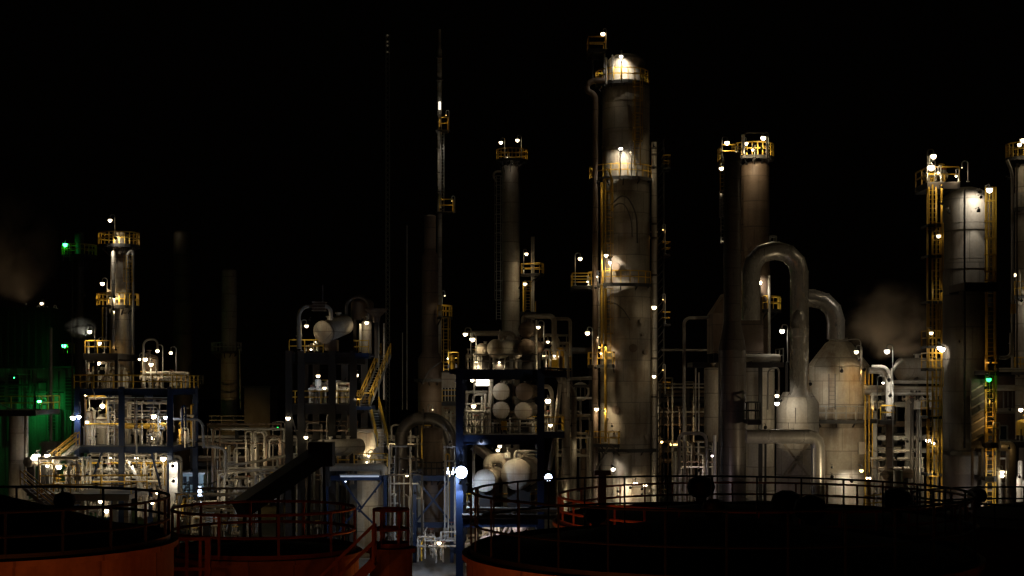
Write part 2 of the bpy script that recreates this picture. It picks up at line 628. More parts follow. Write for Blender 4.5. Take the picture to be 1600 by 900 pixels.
def drum(name, label, cx, cy, r, Y, length, yaw=90, mt='cream', cat='drum', tilt=0, foot=None, group=None, nozz=True, flat=False, saddle='steel', roof=None):
    """horizontal vessel: near head centred on (cx, cy); yaw 90 = straight away from the camera"""
    p = W(cx, cy, Y)
    R = m(r, Y)
    ax = Vector((cos(radians(yaw)) * cos(radians(tilt)), sin(radians(yaw)) * cos(radians(tilt)), sin(radians(tilt))))
    root = thing(name, label, cat, p, group)
    b = MB()
    prof = [(R, 0.0), (R, length)]
    prof = [(R, 0.0)]
    k = max(1, int(length / 1.6))
    for i in range(1, k):
        z = length * i / k
        prof += [(R, z - .05), (R + .015, z - .045), (R + .015, z + .045), (R, z + .05)]
    prof.append((R, length))
    tail = [(R * cos(pi / 2 * i / 5), length + R * .45 * sin(pi / 2 * i / 5)) for i in range(1, 6)]
    b.lathe(p, prof + tail, 28, axis=ax)
    b.build('shell', M[mt], root, True)
    h = MB()
    if flat:
        h.lathe(p, [(R * 0.2, -0.2), (R * 0.98, -0.17), (R * 1.1, -0.13), (R * 1.1, 0.0), (R * 0.9, 0.0)], 28, axis=ax)
    else:
        h.lathe(p, [(R * cos(pi / 2 * i / 6), -R * .42 * sin(pi / 2 * i / 6)) for i in range(6, -1, -1)] + [(R * 1.015, 0.005), (R * 1.015, 0.06)], 28, axis=ax)
    h.build('head', M[mt], root, True)
    if flat:
        fl = MB()
        fl.lathe(p, [(R * 1.04, .003), (R * 1.13, .004), (R * 1.13, .09), (R * 1.02, .09)], 28, axis=ax, cap=False)
        for i in range(16):
            g = 2 * pi * i / 16
            sd = Vector((-ax.y, ax.x, 0)).normalized()
            up = ax.cross(sd)
            c = p + (sd * cos(g) + up * sin(g)) * R * 1.05 - ax * .16
            fl.tube([c, c + ax * .1], .03, 5)
        fl.build('flange', M['brown'], root)
    if foot is not None:
        zf = W(cx, foot, Y).z
        side = Vector((-ax.y, ax.x, 0)).normalized()
        for t in (0.2, 0.8):
            c = p + ax * (length * t)
            s = MB()
            s.bar((c.x, c.y, zf), (c.x, c.y, c.z - R * 0.55), 0.3, R * 1.5) if abs(ax.x) > 0.7 else s.bar((c.x, c.y, zf), (c.x, c.y, c.z - R * 0.55), R * 1.5, 0.3)
            s.build('saddle', M[saddle], root)
    if nozz:
        for t in (0.25, 0.7):
            q = MB()
            c = p + ax * (length * t)
            q.lathe(c + Vector((0, 0, R * .93)), [(R * .2, 0), (R * .2, R * .3), (R * .32, R * .31), (R * .32, R * .42)], 12)
            q.build('nozzle', M[mt], root, True)
    return root

def vessel(name, label, cx, y0, y1, r, Y, mt='cream', cat='vessel', head=0.5, legs=0, group=None, foot=None):
    """upright vessel between rows y0 (top) and y1 (bottom of shell)"""
    a, b_ = W(cx, y0, Y), W(cx, y1, Y)
    R = m(r, Y)
    zt, zb = a.z - R * head, b_.z
    root = thing(name, label, cat, (a.x, Y, zb))
    b = MB()
    b.lathe((a.x, Y, 0), shell_profile([(R, zb), (R, zt)], 1.6) + dome(R, zt, head), 24)
    b.build('shell', M[mt], root, True)
    t = MB()
    t.lathe((a.x, Y, 0), [(R * .16, zt + R * head * .9), (R * .16, zt + R * head + .25), (R * .3, zt + R * head + .26), (R * .3, zt + R * head + .34)], 10)
    t.build('nozzle', M[mt], root, True)
    if foot is not None:
        zf = W(cx, foot, Y).z
        for i in range(legs or 4):
            g = 2 * pi * (i + .5) / (legs or 4)
            l = MB()
            l.bar((a.x + R * .9 * cos(g), Y + R * .9 * sin(g), zf), (a.x + R * .9 * cos(g), Y + R * .9 * sin(g), zb + .5), .16)
            l.build('leg', M['steel'], root)
    return root

def frame(name, label, xs, Y0, Y1, ytop, levels, mt='blue', cat='steel structure', w=0.42, foot=None, braces=(), rail=None, beam=0.5, deck=True, mids=()):
    """steel frame: columns at pixel columns xs (front plane), decks at rows `levels`; foot None = ground"""
    X = [W(x, 600, Y0).x for x in xs]
    zt = W(0, ytop, Y0).z
    zf = 0.0 if foot is None else W(0, foot, Y0).z
    root = thing(name, label, cat, ((X[0] + X[-1]) / 2, (Y0 + Y1) / 2, zf))
    for x in X:
        for y in (Y0, Y1):
            MB().hbeam((x, y, zf), (x, y, zt), w, w, 0.05).build('column', M[mt], root)
    for k, lv in enumerate(levels):
        z = W(0, lv, Y0).z
        for a, b in zip(X[:-1], X[1:]):
            for y in (Y0, Y1):
                MB().hbeam((a + w / 2 + .003, y, z - beam / 2 - .05), (b - w / 2 - .003, y, z - beam / 2 - .05), 0.28, beam, 0.05).build('beam', M[mt], root)
        for x in X:
            MB().hbeam((x, Y0 + w / 2 + .003, z - beam / 2 - .05), (x, Y1 - w / 2 - .003, z - beam / 2 - .05), 0.28, beam, 0.05).build('beam', M[mt], root)
        if deck:
            d = MB()
            d.box(X[0] - .25, X[-1] + .25, Y0 - .25, Y1 + .25, z - .045, z)
            dk = d.build('deck', M['grate'], root)
            if rail and k in rail:
                r = MB()
                e = .2
                rail_path(r, [(X[0] - e, Y0 - e, z), (X[-1] + e, Y0 - e, z), (X[-1] + e, Y1 + e, z), (X[0] - e, Y1 + e, z)], closed=True)
                r.build('railing', M['yellow'], dk)
    for x0, ya, x1, yb, Yp in braces:
        MB().bar(W(x0, ya, Yp), W(x1, yb, Yp), 0.16).build('brace', M[mt], root)
    return root

def stair(name, label, x0, y0, x1, y1, Y, width=0.9, mt='galv', rail='yellow', cat='stair', dx=None, Y2=None, h=1.05):
    """flight from (x0,y0) foot to (x1,y1) head, in the plane of depth Y (or rising back to depth Y2)"""
    a, b = W(x0, y0, Y), W(x1, y1, Y if Y2 is None else Y2)
    root = thing(name, label, cat, a)
    d = b - a
    flat = Vector((d.x, d.y, 0))
    s = Vector((-flat.y, flat.x, 0)).normalized()
    for k in (0, 1):
        o = s * (width * k) if Y2 is None else s * (width * (k - .5))
        st = MB().bar(a + o, b + o, 0.07, 0.26).build('stringer', M[mt], root)
        r = MB()
        for hh in (h, h * .55):
            r.bar(a + o + Vector((0, 0, hh)), b + o + Vector((0, 0, hh)), RT * 1.9)
        n = max(2, int(flat.length / 1.1))
        for i in range(n + 1):
            c = a + o + d * (i / n)
            r.bar(c, c + Vector((0, 0, h)), RT * 1.6)
        r.build('handrail', M[rail], root)
    n = max(3, int(abs(d.z) / 0.22))
    for i in range(n):
        c = a + d * ((i + .5) / n)
        o0 = Vector((0, 0, 0)) if Y2 is None else s * (-width / 2)
        e = flat.normalized() * .13
        t = MB()
        p, q = c + o0, c + o0 + s * width
        t.bar(p + s * .04, q - s * .04, 0.24, 0.03)
        t.build('tread', M[mt], root)
    return root

def skid(name, label, x0, x1, y0, y1, Y0, Y1, seed, npipe=8, nvalve=5, nves=2, mats=('pipe', 'white', 'cream'), cat='piping', lamps=(), rmax=3.2, tall=1.0):
    """a stand of piping: risers bending over to headers, valves with handwheels, small upright pots"""
    rnd = random.Random(seed)
    base = W((x0 + x1) / 2, y1, (Y0 + Y1) / 2)
    root = thing(name, label, cat, (base.x, base.y, W(x0, y1, Y0).z))
    zf = W(0, y1, Y0).z
    zt = W(0, y0, Y0).z
    xa, xb = W(x0, 0, Y0).x, W(x1, 0, Y0).x
    for i in range(npipe):
        r = rnd.uniform(0.06, m(rmax, Y0))
        y = rnd.uniform(Y0, Y1)
        x = rnd.uniform(xa, xb)
        h = zf + (zt - zf) * rnd.uniform(.3, 1) ** 0.8 * tall
        b = MB()
        t = rnd.random()
        if t < .16:
            x2 = min(xb, max(xa, x + rnd.choice((-1, 1)) * rnd.uniform(.5, 1.6)))
            pts = [(x, y, zf), (x, y, h), (x2, y, h), (x2, y, zf)]
        elif t < .4:
            x2 = min(xb, max(xa, x + rnd.choice((-1, 1)) * rnd.uniform(.6, 2)))
            y2 = min(Y1, y + rnd.uniform(.5, 2))
            h2 = zf + (h - zf) * rnd.uniform(.25, .7)
            pts = [(x, y, zf), (x, y, h), (x, y2, h), (x2, y2, h), (x2, y2, h2)]
        elif t < .7:
            pts = [(xa, y, h), (xb, y, h)]
            for xx in (xa + .1, xb - .1):
                b.bar((xx, y, zf), (xx, y, h), .09)
        else:
            pts = [(x, y, zf), (x, y, h), (x, Y1 + .3, h)]
        b.tube(fillet(pts, r * 3.2, 4) if len(pts) > 2 else pts, r, 8)
        a_, c_ = Vector(pts[0]), Vector(pts[1])
        for kf in (.3, .7):
            q = a_ + (c_ - a_) * kf
            dd = (c_ - a_).normalized()
            b.tube([q - dd * .05, q + dd * .05], r * 1.55, 8)
        b.build('pipe_run', M[rnd.choice(mats)], root, True)
    for i in range(nvalve):
        x, y = rnd.uniform(xa, xb), rnd.uniform(Y0, Y1)
        z = zf + rnd.uniform(.5, min(1.6, zt - zf))
        s = rnd.uniform(.8, 1.3)
        b = MB()
        b.lathe((x, y, z), [(.2 * s, -.25 * s), (.2 * s, -.2 * s), (.1 * s, -.18 * s), (.17 * s, 0), (.1 * s, .18 * s), (.2 * s, .2 * s), (.2 * s, .25 * s)], 10, axis=(1, 0, 0))
        b.tube([(x, y, z), (x, y, z + .45 * s)], .035 * s, 6)
        b.tube([(x, y, zf), (x, y, z - .1 * s)], .06, 6)
        v = b.build('valve', M['pipe'], root, True)
        hw = MB()
        pts = [(x + .2 * s * cos(g), y + .2 * s * sin(g), z + .42 * s) for g in [radians(t) for t in range(0, 361, 45)]]
        hw.tube(pts, .025 * s, 5, cap=False)
        hw.bar((x - .2 * s, y, z + .42 * s), (x + .2 * s, y, z + .42 * s), .025)
        hw.build('handwheel', M['yellow' if rnd.random() < .5 else 'red'], v)
    for i in range(nves):
        r = rnd.uniform(.22, .5)
        x, y = rnd.uniform(xa + r, xb - r), rnd.uniform(Y0, Y1)
        h = zf + rnd.uniform(.35, .75) * (zt - zf)
        b = MB()
        b.lathe((x, y, 0), [(r, zf), (r, h)] + dome(r, h, .5, 4), 14)
        b.build('pot', M[rnd.choice(mats)], root, True)
    for l in lamps:
        lamp(root, *l[:3], **l[3])
    return root

# ------------------------------------------------------------------ ground
g = MB()
g.add([(-900, -40, 0), (900, -40, 0), (900, 1500, 0), (-900, 1500, 0)], [(0, 1, 2, 3)])
tag(g.build('ground', M['concrete']), 'grey concrete plant yard', None, None, 'structure')

# ================================================================== FOREGROUND STORAGE TANKS
def tank(name, label, cx, Y, rpx, rim, cone, nposts, rail_mat, gap=None, mid=0.5, h=1.15, vents=(), roofmat='roof', shell='tank', rt=0.05):
    c = W(cx, rim, Y)
    R = m(rpx, Y)
    root = thing(name, label, 'storage tank', (c.x, Y, 0))
    b = MB()
    prof = [(R, 0.0)]
    z = 2.2
    while z < c.z - .8:
        prof += [(R, z - .02), (R + .015, z), (R, z + .02)]
        z += 2.2
    prof.append((R, c.z))
    b.lathe((c.x, Y, 0), prof, 72, cap=False)
    b.build('shell', M[shell], root, True)
    k = MB()
    k.sector(c.x, Y, c.z - .12, c.z + .02, R + .004, R + .12, 0, 360, 72)
    k.build('rim_angle', M[shell], root)
    r = MB()
    r.lathe((c.x, Y, c.z), [(R, -.02), (R * .97, .02), (R * .5, cone * .55), (R * .1, cone * .98), (0.01, cone)], 72, cap=False)
    r.build('roof', M[roofmat], root, True)
    def at(i, hh, rr=R - .12):
        a = 2 * pi * i / nposts
        return Vector((c.x + rr * cos(a), Y + rr * sin(a), c.z + hh))
    skip = set(gap or ())
    for i in range(nposts):
        p = MB()
        p.bar(at(i, 0.0), at(i, h), rt * 1.5)
        p.build('post', M[rail_mat], root)
    for nm, hh in (('top_rail', h), ('mid_rail', h * mid)):
        for i in range(0, nposts, 4):
            t = MB()
            pts = [at(i + j * .5, hh) for j in range(0, 9)]
            t.tube(pts, rt, 6)
            t.build(nm, M[rail_mat], root, True)
    t = MB()
    t.sector(c.x, Y, c.z + .03, c.z + .17, R - .10, R - .085, 0, 360, 72)
    t.build('toe_board', M[rail_mat], root)
    for (vx, vy, s) in vents:
        # goose-necked breather vent with a round cowl on the roof
        zz = c.z + cone * max(0, 1 - math.hypot(vx, vy) / R)
        v = MB()
        v.lathe((c.x + vx, Y + vy, zz - .05), [(.22 * s, 0), (.22 * s, .35 * s), (.5 * s, .5 * s), (.6 * s, .8 * s), (.5 * s, 1.1 * s), (.2 * s, 1.25 * s)], 16)
        v.build('breather_vent', M['black'], root, True)
    return root

tank('storage_tank', 'orange-lit round tank with black roof rail, cut off at the lower left', -24, 40, 289, 848, 1.25, 22, 'black', vents=((1.5, 2.0, .5),), rt=.04)
tank('storage_tank', 'large round tank with black coned roof across the bottom centre', 1122, 40, 393, 863, .95, 30, 'black', h=1.6, vents=((-3.0, 3.4, .55), (3.1, 3.6, .8), (-.2, -.6, .5)), rt=.032)
tank('storage_tank', 'wide tank standing behind the large black coned roof', 1190, 62, 322, 815, 0.8, 36, 'red', vents=((-2.2, 2, 1.0), (.2, -4.5, 1.0), (5.2, -1, .95)), h=1.05)
tank('storage_tank', 'dark red tank at the lower right corner behind the coned roofs', 1650, 70, 225, 815, 1.0, 30, 'black', vents=((-3, 2, .8),))
tank('storage_tank', 'red-lit tank with tall red guard rail next to the lower left tank', 412, 50, 148, 861, .35, 10, 'red', h=1.4)
tank('storage_tank', 'small narrow red-lit tank between the two railed tanks', 611, 46, 33, 856, .15, 6, 'red', h=1.15)

# gauge mast on the rear of the coned roof
r = thing('gauge_mast', 'thick black gauge mast standing up behind the coned roof rail', 'gauge mast', W(940, 800, 57))
b = MB(); p = W(941, 905, 57); b.box(p.x - .14, p.x + .14, 56.86, 57.14, 0, W(0, 742, 57).z); b.build('mast', M['black'], r)
b = MB(); b.box(p.x - .3, p.x + .3, 56.7, 57.3, W(0, 742, 57).z, W(0, 735, 57).z); b.build('gauge_head', M['black'], r)

# access landing between the two left tanks: seen only by its red rails
r = thing('access_landing', 'red railed access landing between the two lower left tanks', 'walkway', W(297, 900, 44))
zd = W(0, 915, 44).z
b = MB(); b.box(W(266, 0, 44).x, W(330, 0, 44).x, 43.3, 44.1, zd - .08, zd); b.build('deck', M['grate'], r)
for xx in (292, 313, 325):
    MB().bar(W(xx, 915, 43.4), W(xx, 842, 43.4), .08 if xx != 325 else .15).build('post', M['red'], r)
for yy in (842, 889):
    MB().bar(W(268, yy, 43.4), W(330, yy, 43.4), .09).build('rail', M['red'], r)
for xx in (270, 326):
    MB().bar((W(xx, 0, 43.7).x, 43.7, 0), (W(xx, 0, 43.7).x, 43.7, zd - .08), .15).build('leg', M['red'], r)

stair('tank_stair', 'red handrailed stair climbing to the small narrow tank', 470, 990, 583, 880, 43, .7, 'red', 'red')

# sodium street lamps on the road in front of the tanks (they give the red light on the tank walls)
for i, (x, Y, L, lab) in enumerate(((-8.5, 24, 480, 'tall sodium street lamp on the road before the left tanks'),
                             (-4.6, 27, 260, 'tall sodium street lamp on the road before the middle tanks'),
                             (13.5, 25, 300, 'tall sodium street lamp on the road before the coned tank'))):
    r = thing('street_lamp', lab, 'street lamp', (x, Y, 0))
    if x > 5:
        b = MB(); b.box(x - .02, x, Y + 1.1, Y + 1.9, 8.40, 8.55); b.box(x + .38, x + .40, Y + 1.1, Y + 1.9, 8.40, 8.55); b.box(x, x + .38, Y + 1.9, Y + 1.92, 8.40, 8.55); b.build('skirt', M['galv'], r)  # skirt added to keep this lamp's light off the roof rails
    b = MB(); b.tube(fillet([(x, Y, 0), (x, Y, 8.3), (x + .2, Y + 1.2, 8.6)], .8, 5), [.1] * 2 + [.08] * 6, 10); b.build('pole', M['galv'], r, True)
    b = MB(); b.box(x + .02, x + .38, Y + 1.1, Y + 1.9, 8.55, 8.68); b.build('lantern', M['galv'], r)
    b = MB(); b.box(x + .06, x + .34, Y + 1.18, Y + 1.82, 8.42, 8.545); b.build('bulb', emit('orange', L), r)
r = thing('street_lamp', 'tall sodium street lamp standing between the far round tanks', 'street lamp', (-1.2, 54, 0))
x, Y = -1.2, 54
b = MB(); b.tube(fillet([(x, Y, 0), (x, Y, 7.2), (x - .2, Y + 1.2, 7.4)], .8, 5), .08, 10); b.build('pole', M['galv'], r, True)
b = MB(); b.box(x - .38, x - .02, Y + 1.1, Y + 1.9, 7.36, 7.48); b.build('lantern', M['galv'], r)
b = MB(); b.box(x - .34, x - .06, Y + 1.18, Y + 1.82, 7.24, 7.355); b.build('bulb', emit('orange', 420), r)

# ================================================================== ZONE 1: FAR LEFT
# warehouse with green-lit lower wall
def corrugated(mb, x0, x1, y, z0, z1, pitch=.5, d=.05):
    n = int((x1 - x0) / pitch)
    vs, fs = [], []
    k = 0
    xs = []
    for i in range(n + 1):
        for o, e in ((0, 0), (.5, 0), (.55, d), (.95, d)):
            xx = x0 + (i + o) * (x1 - x0) / n
            if xx <= x1 + 1e-3:
                xs.append((xx, y - e))
    for xx, yy in xs:
        vs += [(xx, yy, z0), (xx, yy, z1)]
    for i in range(len(xs) - 1):
        fs.append((2 * i, 2 * i + 2, 2 * i + 3, 2 * i + 1))
    mb.add(vs, fs)

Yw = 185
r = thing('warehouse', 'long dark clad warehouse with green-lit lower wall at the far left', 'building', (W(20, 0, Yw).x, Yw, 0))
xl, xr, xm = W(-160, 0, Yw).x, W(136, 0, Yw).x, W(86, 0, Yw).x
zt, zmid = W(0, 487, Yw).z, W(0, 572, Yw).z
b = MB(); corrugated(b, xl, xr, Yw, 0, zmid - .3, 1.0, .06); b.build('lower_wall', M['clad'], r)
b = MB(); corrugated(b, xl, xm, Yw - 2, zmid, zt, 0.8, .1); b.build('upper_wall', M['dclad'], r)
b = MB(); b.box(xl, xm, Yw - 1.9, Yw + 30, zt, zt + .4); b.box(xl, xr + .2, Yw - 2.4, Yw + 30, zmid - .3, zmid - .02); b.build('roof', M['dclad'], r)
b = MB(); b.box(xr - .1, xr + .1, Yw + .01, Yw + 28, 0, zmid - .3); b.box(xm - .2, xm, Yw - 1.9, Yw + 28, zmid, zt); b.build('side_wall', M['dclad'], r)
for xa, xb, ya, yb in ((60, 74, 597, 625), (63, 74, 632, 642), (12, 20, 640, 690), (86, 96, 640, 690)):
    b = MB(); b.box(W(xa, 0, Yw).x, W(xb, 0, Yw).x, Yw - .22, Yw - .1, W(0, yb, Yw).z, W(0, ya, Yw).z)
    d = b.build('window' if yb < 660 else 'door', M['clad'], r)
    b = MB()
    q0, q1, z0, z1 = W(xa, 0, Yw).x, W(xb, 0, Yw).x, W(0, yb, Yw).z, W(0, ya, Yw).z
    for a, c in (((q0, z0), (q1, z0)), ((q0, z1), (q1, z1)), ((q0, z0), (q0, z1)), ((q1, z0), (q1, z1))):
        b.bar((a[0], Yw - .25, a[1]), (c[0], Yw - .25, c[1]), .18)
    b.build('frame', M['dclad'], d)
for xa, xb, ya, yb in ((-12, 8, 596, 632), (14, 30, 586, 630), (76, 90, 640, 672), (103, 118, 590, 640), (120, 132, 600, 680)):
    q0, q1, z0, z1 = W(xa, 0, Yw).x, W(xb, 0, Yw).x, W(0, yb, Yw).z, W(0, ya, Yw).z
    b = MB(); b.box(q0, q1, Yw - .2, Yw - .12, z0, z1); lv = b.build('louvre', M['dclad'], r)
    nl = int((z1 - z0) / .38)
    for i in range(nl):
        zc = z0 + (z1 - z0) * (i + .5) / nl
        MB().bar((q0, Yw - .3, zc), (q1, Yw - .3, zc), .16, .05).build('slat', M['clad'], lv)
for xa, ya, yb, w_ in ((34, 590, 700, 1), (46, 578, 640, 1.5), (51, 578, 640, 1.0), (57, 600, 640, 2.4), (92, 580, 700, 1)):
    b = MB(); b.tube([W(xa, ya, Yw - .8), W(xa, yb, Yw - .8)], m(w_, Yw), 8); b.build('drain_pipe', M['dark'], r, True)
b = MB(); b.tube([W(-20, 602, Yw - .7), W(56, 602, Yw - .7)], .12, 6); b.tube([W(40, 613, Yw - .7), W(100, 613, Yw - .7)], .1, 6); b.build('conduit', M['dark'], r, True)
lamp(r, 62, 627, 182.4, 'green', 300, base=794, side=1, r=.34, off=.8)
lamp(r, 100, 540, 179.5, 'green', 160, back=4, r=.34)
lamp(r, 22, 590, 178, 'green', 40, back=6, r=.12)
b = box_platform(r, 92, 110, 552, 177, 182, 'yellow', 'flr')
for i, (x, y, rr) in enumerate(((65, 474, .26), (62, 484, .14), (71, 485, .14), (88, 483, .22))):
    lamp(r, x, y, Yw + 6 + i, 'warm', 40, base=492, side=(-1) ** i, r=rr, off=.3)

pipe('vent_pipe', 'tall slim grey vent pipe in front of the green-lit wall', [(79.5, 512), (79.5, 690)], 2.7, 150, 'galv')
r = thing('pipe_pad', 'grey pedestal under the slim vent pipe by the green wall', 'pedestal', W(79, 700, 150))
b = MB(); p = W(79, 690, 150); b.box(p.x - .7, p.x + .7, 149.3, 150.7, 0, p.z + .05); b.box(p.x - .9, p.x + .9, 149.1, 150.9, p.z - .35, p.z - .05); b.build('pedestal', M['galv'], r)

# green-lit slim column
r = tower('column', 'dark slim column with green lamp and platform left of the twin-platform column', 'column', 124, 168, [(7, 366)], M['dark'], nozzles=3, seed=4)
ring_platform(r, 124, 168, 399, 7, 27, 150, 395)
lamp(r, 102, 382, 166.4, 'green', 80, base=399, side=1, r=.34)
riser(r, [(113, 400, 166), (113, 552, 166), (113, 690, 166)], 1.5, 166, 'dark', 'drain_pipe')
q = MB(); rail_path(q, [W(99, 408, 165.5), W(109, 408, 165.5)], .9, 1); q.build('railing', M['galv'], r)

# twin-platform column
r = tower('column', 'slender rusty column with two yellow railed platforms on the left', 'column', 188, 142, [(11, 368), (15, 398), (17, 470)], M['rusty'], nozzles=6, seed=2)
ring_platform(r, 186, 142, 383, 12, 32, 0, 360)
ring_platform(r, 184, 142, 478, 17, 33, 120, 395)
lamp(r, 172, 344, 140.6, 'warm', 40, base=383, side=1, r=.24)
lamp(r, 181, 370, 140.3, 'warm', 26, base=383, side=-1, r=.12, off=.25)
lamp(r, 160, 443, 140.8, 'warm', 75, base=478, side=1, r=.24)
lamp(r, 172, 466, 140.2, 'warm', 30, base=478, side=1, r=.11, off=.2)
riser(r, [(177, 392, 140), (177, 545, 140)], 3.0, 140, 'pale', 'overhead_pipe')
riser(r, [(199, 420, 140.4), (199, 396, 140.4), (208, 390, 140.4), (208, 600, 140.4)], 2.0, 140.4, 'pipe', 'overhead_pipe', fr=.9)
riser(r, [(166, 480, 139.8), (166, 545, 139.8)], 1.4, 139.8, 'cream', 'drain_pipe')
riser(r, [(160, 480, 139.8), (160, 545, 139.8)], 1.4, 139.8, 'yellow', 'drain_pipe')
ladder(r, 202, 400, 478, 139.4, mt='yellow')
lamp(r, 181, 546, 139.2, 'sodium', 22, back=.8, r=.14)

spot(r, 181, 372, 139.6, 5, 'white', .2, (.2, 1, -.5))
spot(r, 179, 464, 139.6, 7, 'warm', .2, (.3, 1, -.5))
spot(r, 178, 484, 139.8, 5, 'warm', .2, (.3, 1, -.8))
spot(r, 168, 388, 139, 10, 'white', .2, (.7, 1, -1), 90)
# left process structure (dark blue)
r = frame('process_structure', 'dark blue process structure below the slender twin-platform column', [121, 190, 266], 126, 136, 604, [607, 697], 'blue', rail={0}, braces=((190, 690, 230, 615, 135.6), (126, 800, 160, 705, 126.4), (262, 800, 236, 705, 126.4)))
box_platform(r, 130, 184, 552, 127, 134, 'yellow', '', depth=.5)
for x in (132, 150, 182):
    for yv in (127.2, 133.6):
        MB().bar(W(x, 606, yv), W(x, 554, yv), .25).build('post', M['steel'], r)
q = MB(); rail_path(q, [W(133, 552, 127.2), W(172, 552, 127.2)], 1.05, 1.1); q.build('railing', M['yellow'], r)
for l in ((140, 518, 126.6, dict(base=552, L=45, r=.24)), (155, 536, 129, dict(base=552, L=50, r=.24)), (154, 567, 128.4, dict(back=.8, L=90, r=.24)),
          (170, 590, 131, dict(back=.8, L=60, r=.12)), (246, 548, 130.5, dict(base=606, L=55, r=.2)), (267, 551, 130, dict(base=606, L=40, r=.2)),
          (227, 561, 127.6, dict(base=606, L=80, r=.24)), (236, 569, 127.2, dict(base=606, L=60, r=.24)), (218, 561, 129, dict(base=606, L=40, r=.15)),
          (160, 634, 129.0, dict(back=1, L=70, r=.28)), (240, 650, 128.8, dict(back=1.5, L=130, r=.3, kind='warm')), (239, 683, 128.8, dict(back=1, L=70, r=.28)),
          (145, 645, 130, dict(back=1, L=30, r=.12)), (181, 652, 130, dict(back=1, L=40, r=.13)), (134, 616, 128, dict(back=1, L=70, r=.2)), (153, 614, 128, dict(back=1, L=60, r=.18)),
          (136, 659, 127.4, dict(back=.6, L=60, r=.2)), (255, 716, 125.2, dict(back=1, L=90, r=.32, kind='warm'))):
    lamp(r, *l[:3], **l[3])
lamp(r, 123.5, 651, 125.2, 'cool', 420, back=.6, r=.22)
lamp(r, 258, 652, 127.4, 'cool', 420, back=.6, r=.18)
lamp(r, 114, 652, 124.6, 'white', 60, back=.6, r=.3)
ladder(r, 174, 610, 690, 128, mt='galv', cage=False)

vessel('knockout_pot', 'bright white-lit upright pot on the upper deck of the left structure', 154, 585, 603, 5, 130, 'white', foot=606)
vessel('brown_drum', 'round brown domed vessel on the upper deck left of the dim column', 233, 553, 590, 14, 132, 'brown', foot=606)
pipe('swan_neck_pipe', 'grey swan-neck pipe beside the brown domed vessel', [(224, 600), (224, 530), (246, 530), (246, 545)], 1.6, 129, 'pipe', fr=1)
pipe('standpipe', 'bright white standpipe at the left end of the upper left deck', [(138, 600), (138, 533)], 2.0, 129, 'white')
pipe('standpipe', 'thin white hose curving down below the upper left deck', [(143.5, 606, 125.4), (145, 609, 125.4), (150, 625, 125.4)], .8, 125.4, 'white')
skid('pipe_manifold', 'tangle of lit piping on the upper deck below the slender column', 132, 184, 562, 606, 128.5, 133, 11, 10, 6, 2, rmax=2.4)
skid('pipe_manifold', 'tangle of lit piping on the upper deck beside the brown domed vessel', 215, 282, 575, 606, 128, 133, 12, 9, 6, 1, rmax=2.2)
skid('pipe_manifold', 'piping and valves on the middle deck of the left structure', 128, 186, 625, 697, 128, 134, 13, 13, 7, 2, rmax=2.2)
skid('pipe_manifold', 'piping behind the yellow pipe on the middle deck of the left structure', 196, 262, 625, 697, 130.5, 134, 14, 9, 5, 1, rmax=2.2)
skid('pump_bank', 'pumps and piping on the ground under the left structure', 125, 260, 712, 810, 128, 135, 15, 22, 14, 4, rmax=3.2,
     lamps=((190, 722, 130, dict(L=90, back=.8, r=.26)), (172, 716, 131, dict(L=70, back=.8, r=.2)), (213, 716, 131, dict(L=60, back=.8, r=.22)), (232, 728, 130, dict(L=60, back=.8, r=.16)),
            (157, 783, 128, dict(L=60, back=.8, r=.24)), (166, 798, 128.5, dict(L=160, back=.8, r=.26)), (238, 785, 128.4, dict(L=70, back=.8, r=.2)), (246, 770, 129, dict(L=70, back=.8, r=.2))))
pipe('yellow_pipe', 'thick yellow-lit horizontal pipe on the middle deck of the left structure', [(196, 666), (262, 666)], 4.2, 130, 'yellow')  # yellow lamplight on the pipe is put into its paint
pipe('conduit', 'tall white conduit in front of the left structure', [(213.5, 625), (213.5, 730)], 1.2, 125.3, 'white')
pipe('conduit', 'grey bent conduit right of the thick yellow pipe', [(228, 636), (247, 636), (247, 690)], 1.2, 127.6, 'galv', fr=.3)
pipe('drop_pipe', 'white slanting pipe under the middle deck of the left structure', [(198, 718, 127.5), (206, 728, 127.5), (222, 765, 127.5)], 3.0, 127.5, 'white')
skid('pipe_manifold', 'thin bright pipes standing just under the middle deck at the left', 128, 262, 702, 760, 127.6, 131, 17, 18, 8, 2, ('white', 'pipe', 'yellow'), rmax=1.6,
     lamps=tuple((x, y, 126.8, dict(L=60, back=.5, r=.16, kind=k)) for x, y, k in ((140, 712, 'warm'), (163, 722, 'white'), (186, 712, 'warm'), (205, 726, 'white'), (228, 716, 'warm'), (250, 728, 'warm'))))
skid('pipe_manifold', 'crowded thin pipes on the middle deck close behind the blue columns', 130, 262, 618, 697, 127.4, 129.5, 18, 14, 6, 0, ('white', 'pipe', 'yellow', 'brown'), rmax=1.3,
     lamps=tuple((x, y, 126.8, dict(L=38, back=.5, r=.14)) for x, y in ((135, 622), (152, 640), (176, 655), (236, 655), (252, 672), (206, 680), (150, 682))))
skid('pump_bank', 'dim pumps and pipe bends on the ground left of the conveyor foot', 276, 372, 770, 850, 112, 122, 19, 16, 10, 3, ('pipe', 'brown', 'pale'), rmax=2.6,
     lamps=((300, 790, 111.5, dict(L=50, back=.5, r=.14)), (346, 800, 111.5, dict(L=30, back=.5, r=.14))))
skid('pipe_manifold', 'tall thin pipes between the brown cylinder and the braced frame', 606, 660, 690, 860, 127.5, 131, 20, 12, 5, 0, ('pipe', 'dark', 'white'), rmax=1.5,
     lamps=((630, 735, 126.8, dict(L=40, back=.5, r=.14)), (648, 770, 126.8, dict(L=40, back=.5, r=.14))))
# red-brown lower block with lit edge
vessel('brown_column', 'brown-lit upright vessel at the right foot of the left structure', 252, 764, 830, 6, 124, 'brown', foot=880)

